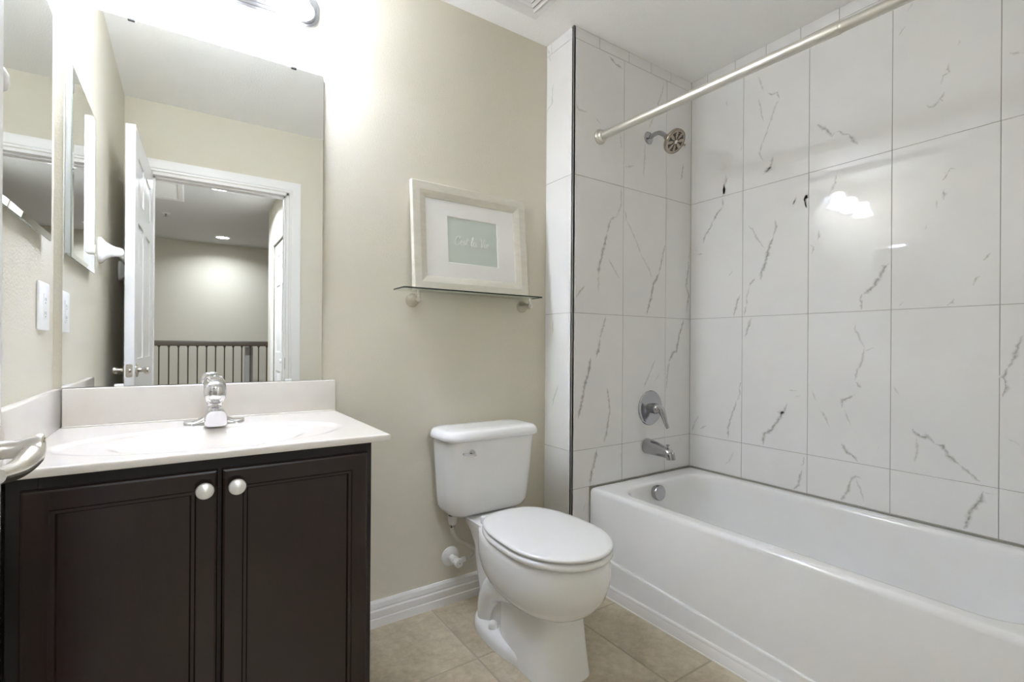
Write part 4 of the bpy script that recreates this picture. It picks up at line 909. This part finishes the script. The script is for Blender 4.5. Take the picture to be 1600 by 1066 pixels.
# ---------------------------------------------------------------- left wall
def medicine_cabinet():
    y0, y1, z0, z1 = 1.252, 1.688, 1.327, 1.903
    t = thing('medicine_cabinet', 'mirror-front medicine cabinet on the left wall beside the vanity mirror', 'cabinet', (XL, (y0 + y1) / 2, z0))
    bm = BM(); box(bm, XL + 0.0002, y0 + 0.010, z0 + 0.012, XL + 0.0145, y1 - 0.010, z1 - 0.012, 0.001, 1); obj('cabinet_body', bm, PLASTIC, t)
    bm = BM()
    def ring(i, x): return [Vector((x, y0 + i, z0 + i)), Vector((x, y1 - i, z0 + i)), Vector((x, y1 - i, z1 - i)), Vector((x, y0 + i, z1 - i))]
    loft(bm, [ring(0, XL + 0.0148), ring(0, XL + 0.0182)], True, False, mi=1)
    loft(bm, [ring(0, XL + 0.0182), ring(0.014, XL + 0.0202)], False, True, mi=0)
    bmesh.ops.remove_doubles(bm, verts=bm.verts[:], dist=1e-6)
    obj('mirror_door', bm, [MIRROR, MEDGE], t, angle=2)
medicine_cabinet()
def wall_plate():
    y0, y1, z0, z1 = 1.632, 1.746, 1.100, 1.222
    t = thing('outlet_plate', 'white outlet plate on the left wall under the medicine cabinet', 'outlet', (XL, 1.689, z0))
    bm = BM(); prism(bm, rrect(y0, z0, y1, z1, 0.006), XL + 0.0002, XL + 0.0065, 'yz', bev=0.003, seg=3); obj('cover_plate', bm, PLASTIC, t)
    bm = BM()
    ym = (y0 + y1) / 2
    prism(bm, rrect(ym - 0.0165, 1.128, ym + 0.0165, 1.195, 0.004), XL + 0.0055, XL + 0.0082, 'yz', bev=0.001, seg=2)
    r = obj('receptacle', bm, PLASTIC, t)
    for z in (1.144, 1.179):
        bm = BM()
        for dy in (-0.006, 0.006): box(bm, XL + 0.0080, ym + dy - 0.001, z - 0.004, XL + 0.0084, ym + dy + 0.001, z + 0.004)
        lathe(bm, [(0.0022, 0.0), (0.0022, 0.0003)], (XL + 0.0081, ym, z - 0.009), (1, 0, 0), 10)
        obj('outlet_slots', bm, DARK, r)
wall_plate()
def towel_bar():
    t = thing('towel_bar', 'white ceramic towel bar on the left wall behind the open door', 'towel bar', (XL, 0.65, 1.40))
    for yc in (1.003, 0.300):
        bm = BM(); rings = []
        for x, hy, hz, zo in ((0.0003, 0.040, 0.054, 0), (0.008, 0.040, 0.054, 0), (0.013, 0.036, 0.050, 0), (0.024, 0.026, 0.036, 0.0), (0.040, 0.019, 0.025, 0.0), (0.056, 0.017, 0.020, -0.002), (0.070, 0.0165, 0.019, -0.003), (0.079, 0.013, 0.015, -0.003), (0.083, 0.006, 0.007, -0.003)):
            rings.append([Vector((XL + x, yc + hy * math.copysign(abs(cos(a)) ** 0.7, cos(a)), 1.455 + zo + hz * math.copysign(abs(sin(a)) ** 0.7, sin(a)))) for a in [2 * pi * k / 28 for k in range(28)]])
        loft(bm, rings); obj('bar_post', bm, CERAMIC, t, angle=60)
    bm = BM(); lathe(bm, [(0.0095, 0.0), (0.0095, 0.703)], (XL + 0.062, 0.300, 1.452), (0, 1, 0), 20); obj('bar', bm, CERAMIC, t)
towel_bar()

# ---------------------------------------------------------------- shelf and picture over the toilet
def shelf():
    z0, z1 = 1.2800, 1.2855
    t = thing('glass_shelf', 'clear glass wall shelf on two nickel brackets above the toilet', 'shelf', (1.0, YM, 1.23))
    bm = BM(); prism(bm, rrect(0.676, 1.706, 1.320, YM - 0.004, 0.012), z0, z1, 'xy')
    bm.normal_update()
    for f in bm.faces: f.material_index = 0 if abs(f.normal.z) > 0.9 or f.normal.y > 0.5 else 1
    obj('glass_panel', bm, [GLASS, GEDGE], t)
    for x in (0.757, 1.288):
        bm = BM(); c = Vector((x, YM, 1.246))
        lathe(bm, [(0.0265, 0.0), (0.0275, 0.003), (0.0265, 0.008), (0.020, 0.020), (0.0145, 0.036), (0.0120, 0.050), (0.0125, 0.058), (0.0140, 0.064), (0.0120, 0.072), (0.0, 0.074)], c, (0, -1, 0), 30, cap1=False)
        tube(bm, [c + Vector((0, -0.062, 0.0)), c + Vector((0, -0.066, 0.010)), c + Vector((0, -0.066, 0.020)), (x, YM - 0.066, z0 - 0.0002)], [0.0100, 0.0075, 0.0070, 0.0085], 16, 4)
        obj('bracket', bm, NICKEL, t)
    f = thing('framed_picture', 'champagne-framed sage script print leaning on the glass shelf', 'picture', (1.02, 1.77, z1))
    # built upright in (u, d, z) and leaned back against the wall
    w, h = 0.543, 0.4385; a = math.atan2(0.040, h); yb = 1.768
    xf = Matrix.Translation((0.7435, yb, z1 + 0.0006)) @ Matrix.Rotation(-a, 4, 'X')
    bm = BM(); fw, th = 0.0600, 0.020
    prof = [(0, 0.018), (0, -0.002), (0.003, -0.004), (fw * 0.55, -0.0025), (fw - 0.004, 0.004), (fw, 0.006), (fw, 0.018)]
    path = [(0, 0, 1, 1), (0, h, 1, -1), (w, h, -1, -1), (w, 0, -1, 1), (0, 0, 1, 1)]
    loft(bm, [[xf @ Vector((px + dx * i, d + 0.004, pz + dz * i)) for i, d in prof] for px, pz, dx, dz in path], False, False)
    bmesh.ops.remove_doubles(bm, verts=bm.verts[:], dist=1e-6)
    obj('frame', bm, FRAMEM, f, angle=12)
    bm = BM(); box(bm, fw - 0.004, 0.0165, fw - 0.004, w - fw + 0.004, 0.0215, h - fw + 0.004, xf=xf); obj('backing_print', bm, ART, f, 'pale sage green print')
    mx0, mx1, mz0, mz1 = 0.156, 0.396, 0.122, 0.316
    bm = BM(); O = [(fw - 0.003, fw - 0.003), (w - fw + 0.003, fw - 0.003), (w - fw + 0.003, h - fw + 0.003), (fw - 0.003, h - fw + 0.003)]; I = [(mx0, mz0), (mx1, mz0), (mx1, mz1), (mx0, mz1)]
    C_ = [(mx0 + 0.002, mz0 + 0.002), (mx1 - 0.002, mz0 + 0.002), (mx1 - 0.002, mz1 - 0.002), (mx0 + 0.002, mz1 - 0.002)]
    loft(bm, [[xf @ Vector((u, d, z)) for u, z in R_] for R_, d in ((O, 0.0160), (O, 0.0130), (I, 0.0130), (C_, 0.0160))], False, False)
    obj('mat_board', bm, MATB, f, 'white mat board')
    bm = BM(); box(bm, fw - 0.003, 0.0108, fw - 0.003, w - fw + 0.003, 0.0120, h - fw + 0.003, xf=xf); obj('glazing', bm, PGLASS, f)
    # brush script reading C'est la Vie
    s = 0.0345; ox, oz = mx0 + 0.031, mz0 + 0.080
    G = {'C': ([[(0.62, 0.82), (0.50, 1.02), (0.28, 0.95), (0.14, 0.55), (0.20, 0.08), (0.45, -0.05), (0.72, 0.18)]], 0.60),
         "'": ([[(0.10, 1.05), (0.04, 0.80)]], 0.14),
         'e': ([[(0.0, 0.22), (0.28, 0.32), (0.30, 0.50), (0.16, 0.52), (0.06, 0.25), (0.18, 0.0), (0.44, 0.14)]], 0.40),
         's': ([[(0.0, 0.10), (0.22, 0.55), (0.18, 0.40), (0.30, 0.15), (0.16, 0.0), (0.02, 0.06)], [(0.16, 0.0), (0.42, 0.14)]], 0.38),
         't': ([[(0.0, 0.12), (0.20, 0.95), (0.14, 0.30), (0.20, 0.02), (0.42, 0.14)], [(0.0, 0.68), (0.38, 0.74)]], 0.38),
         'l': ([[(0.0, 0.12), (0.24, 0.60), (0.30, 1.08), (0.18, 1.05), (0.10, 0.45), (0.16, 0.02), (0.38, 0.14)]], 0.36),
         'a': ([[(0.36, 0.48), (0.18, 0.54), (0.04, 0.26), (0.14, 0.0), (0.32, 0.22), (0.38, 0.50), (0.36, 0.10), (0.46, 0.0), (0.60, 0.14)]], 0.56),
         'V': ([[(0.0, 0.80), (0.12, 1.0), (0.24, 0.85), (0.30, 0.30), (0.34, -0.02), (0.50, 0.45), (0.66, 1.05), (0.80, 0.98)]], 0.62),
         'i': ([[(0.0, 0.12), (0.14, 0.52), (0.12, 0.12), (0.20, 0.0), (0.36, 0.14)], [(0.20, 0.78), (0.23, 0.86)]], 0.32), ' ': ([], 0.30)}
    bm = BM(); cur = 0.0
    for ch in "C'est la Vie":
        st, adv = G[ch]
        for q in st: tube(bm, [xf @ Vector((ox + (cur + x + 0.12 * y) * s, 0.0162, oz + (y * 1.0) * s)) for x, y in q], [0.0010, 0.0022, 0.0014, 0.0021, 0.0010], 6, 5)
        cur += adv
    obj('lettering', bm, INK, f, 'white brush-script words')
shelf()

# ---------------------------------------------------------------- ceiling register
def vent():
    x1, y1 = 1.262, 1.700; x0, y0 = x1 - 0.330, y1 - 0.330
    t = thing('ceiling_vent', 'white square louvred air vent on the bathroom ceiling', 'vent', ((x0 + x1) / 2, (y0 + y1) / 2, ZC - 0.016))
    def sq(i, z): return [Vector((x0 + i, y0 + i, z)), Vector((x1 - i, y0 + i, z)), Vector((x1 - i, y1 - i, z)), Vector((x0 + i, y1 - i, z))]
    bm = BM(); loft(bm, [sq(0.0, ZC - 0.0002), sq(0.0, ZC - 0.004), sq(0.003, ZC - 0.0065), sq(0.026, ZC - 0.0075), sq(0.030, ZC - 0.006), sq(0.030, ZC - 0.001)], False, False); obj('flange', bm, TRIM, t, angle=20)
    for k, i in enumerate((0.038, 0.060, 0.082, 0.104, 0.126)):
        bm = BM(); loft(bm, [sq(i, ZC - 0.012), sq(i + 0.014, ZC - 0.006), sq(i + 0.0146, ZC - 0.0072), sq(i + 0.0006, ZC - 0.0132), sq(i, ZC - 0.012)], False, False); bmesh.ops.remove_doubles(bm, verts=bm.verts[:], dist=1e-7); obj('louvre', bm, TRIM, t, angle=20)
    bm = BM(); box(bm, x0 + 0.03, y0 + 0.03, ZC - 0.0022, x1 - 0.03, y1 - 0.03, ZC - 0.0004); obj('duct_opening', bm, DARK, t, 'dark duct opening')
vent()

# ---------------------------------------------------------------- hallway things seen in the mirror
def can_light(x, y, label):
    t = thing('recessed_light', label, 'light', (x, y, ZC - 0.01), 'recessed lights in the hallway ceiling')
    bm = BM(); lathe(bm, [(0.094, 0.0), (0.092, 0.006), (0.078, 0.008), (0.072, 0.003)], (x, y, ZC - 0.0002), (0, 0, -1), 36, cap0=False, cap1=False); obj('trim_ring', bm, TRIM, t)
    bm = BM(); lathe(bm, [(0.074, 0.0), (0.074, 0.0015), (0.04, 0.003), (0.0, 0.0035)], (x, y, ZC - 0.0008), (0, 0, -1), 32, cap1=False); obj('lens', bm, CANM, t, 'glowing lens')
    ld = bpy.data.lights.new('recessed_lamp', 'AREA'); ld.shape = 'DISK'; ld.size = 0.13; ld.energy = CAN_WATTS * (0.4 if y < -3 else 1.3); ld.color = (0.86, 0.915, 1.0); ld.spread = radians(150)
    lo = bpy.data.objects.new('recessed_lamp', ld); COL.objects.link(lo); lo.location = (0, 0, -0.006); lo.parent = t
can_light(0.392, -3.909, 'round recessed ceiling light nearest the far stairwell wall')
can_light(0.246, -1.516, 'round recessed ceiling light nearest the bathroom doorway')
def hatch():
    x0, x1, y0, y1 = -0.64, -0.022, -2.185, -1.553
    t = thing('attic_hatch', 'white framed attic hatch in the hallway ceiling', 'hatch', ((x0 + x1) / 2, (y0 + y1) / 2, ZC - 0.02))
    def sq(i, z): return [Vector((x0 + i, y0 + i, z)), Vector((x1 - i, y0 + i, z)), Vector((x1 - i, y1 - i, z)), Vector((x0 + i, y1 - i, z))]
    bm = BM(); loft(bm, [sq(0, ZC - 0.0003), sq(0, ZC - 0.014), sq(0.012, ZC - 0.018), sq(0.045, ZC - 0.013), sq(0.055, ZC - 0.008), sq(0.055, ZC - 0.0003)], False, False); obj('hatch_frame', bm, TRIM, t, angle=14)
    bm = BM(); box(bm, x0 + 0.056, y0 + 0.056, ZC - 0.004, x1 - 0.056, y1 - 0.056, ZC - 0.0004); obj('hatch_panel', bm, CEIL, t)
hatch()
def sprinkler():
    t = thing('fire_sprinkler', 'small chrome fire sprinkler head in the hallway ceiling', 'sprinkler', (-0.193, -2.864, ZC - 0.04))
    c = (-0.193, -2.864, ZC - 0.0002)
    bm = BM(); lathe(bm, [(0.040, 0.0), (0.038, 0.004), (0.018, 0.008)], c, (0, 0, -1), 24); obj('cover_ring', bm, PLASTIC, t)
    bm = BM(); lathe(bm, [(0.010, 0.007), (0.012, 0.016), (0.006, 0.020), (0.006, 0.032), (0.020, 0.034), (0.020, 0.036), (0.004, 0.040)], c, (0, 0, -1), 18); obj('sprinkler_head', bm, DCHROME, t)
sprinkler()
def railing():
    y = -3.40; xa, xb = HX0, 1.35
    t = thing('stair_railing', 'dark bronze stair railing with thin balusters at the hallway edge', 'railing', (0.3, y, 0))
    bm = BM(); prism(bm, rrect(y - 0.032, 1.040, y + 0.032, 1.103, 0.014), xa + 0.001, xb, 'yz'); obj('handrail', bm, RAILW, t)
    k0 = -12
    for k in range(-12, 17):
        x = -0.173 + 0.0945 * k
        if x < xa + 0.02 or x > xb - 0.02: continue
        bm = BM(); lathe(bm, [(0.0072, -0.001), (0.0072, 1.018), (0.016, 1.0405)], (x, y, 0), (0, 0, 1), 8); obj('baluster', bm, BRONZE, t)
    n = thing('newel_post', 'grey square post standing behind the stair railing', 'post', (0.675, y - 0.0, 0))
    n.location = (0.640, -3.455, 0)
    bm = BM(); box(bm, 0.630, -3.62, -1.6, 0.722, -3.53, 1.075, 0.004, 2); obj('post_shaft', bm, POSTM, n)
    bm = BM(); box(bm, 0.624, -3.626, 1.075, 0.728, -3.524, 1.09, 0.004, 2); obj('post_cap', bm, POSTM, n)
railing()
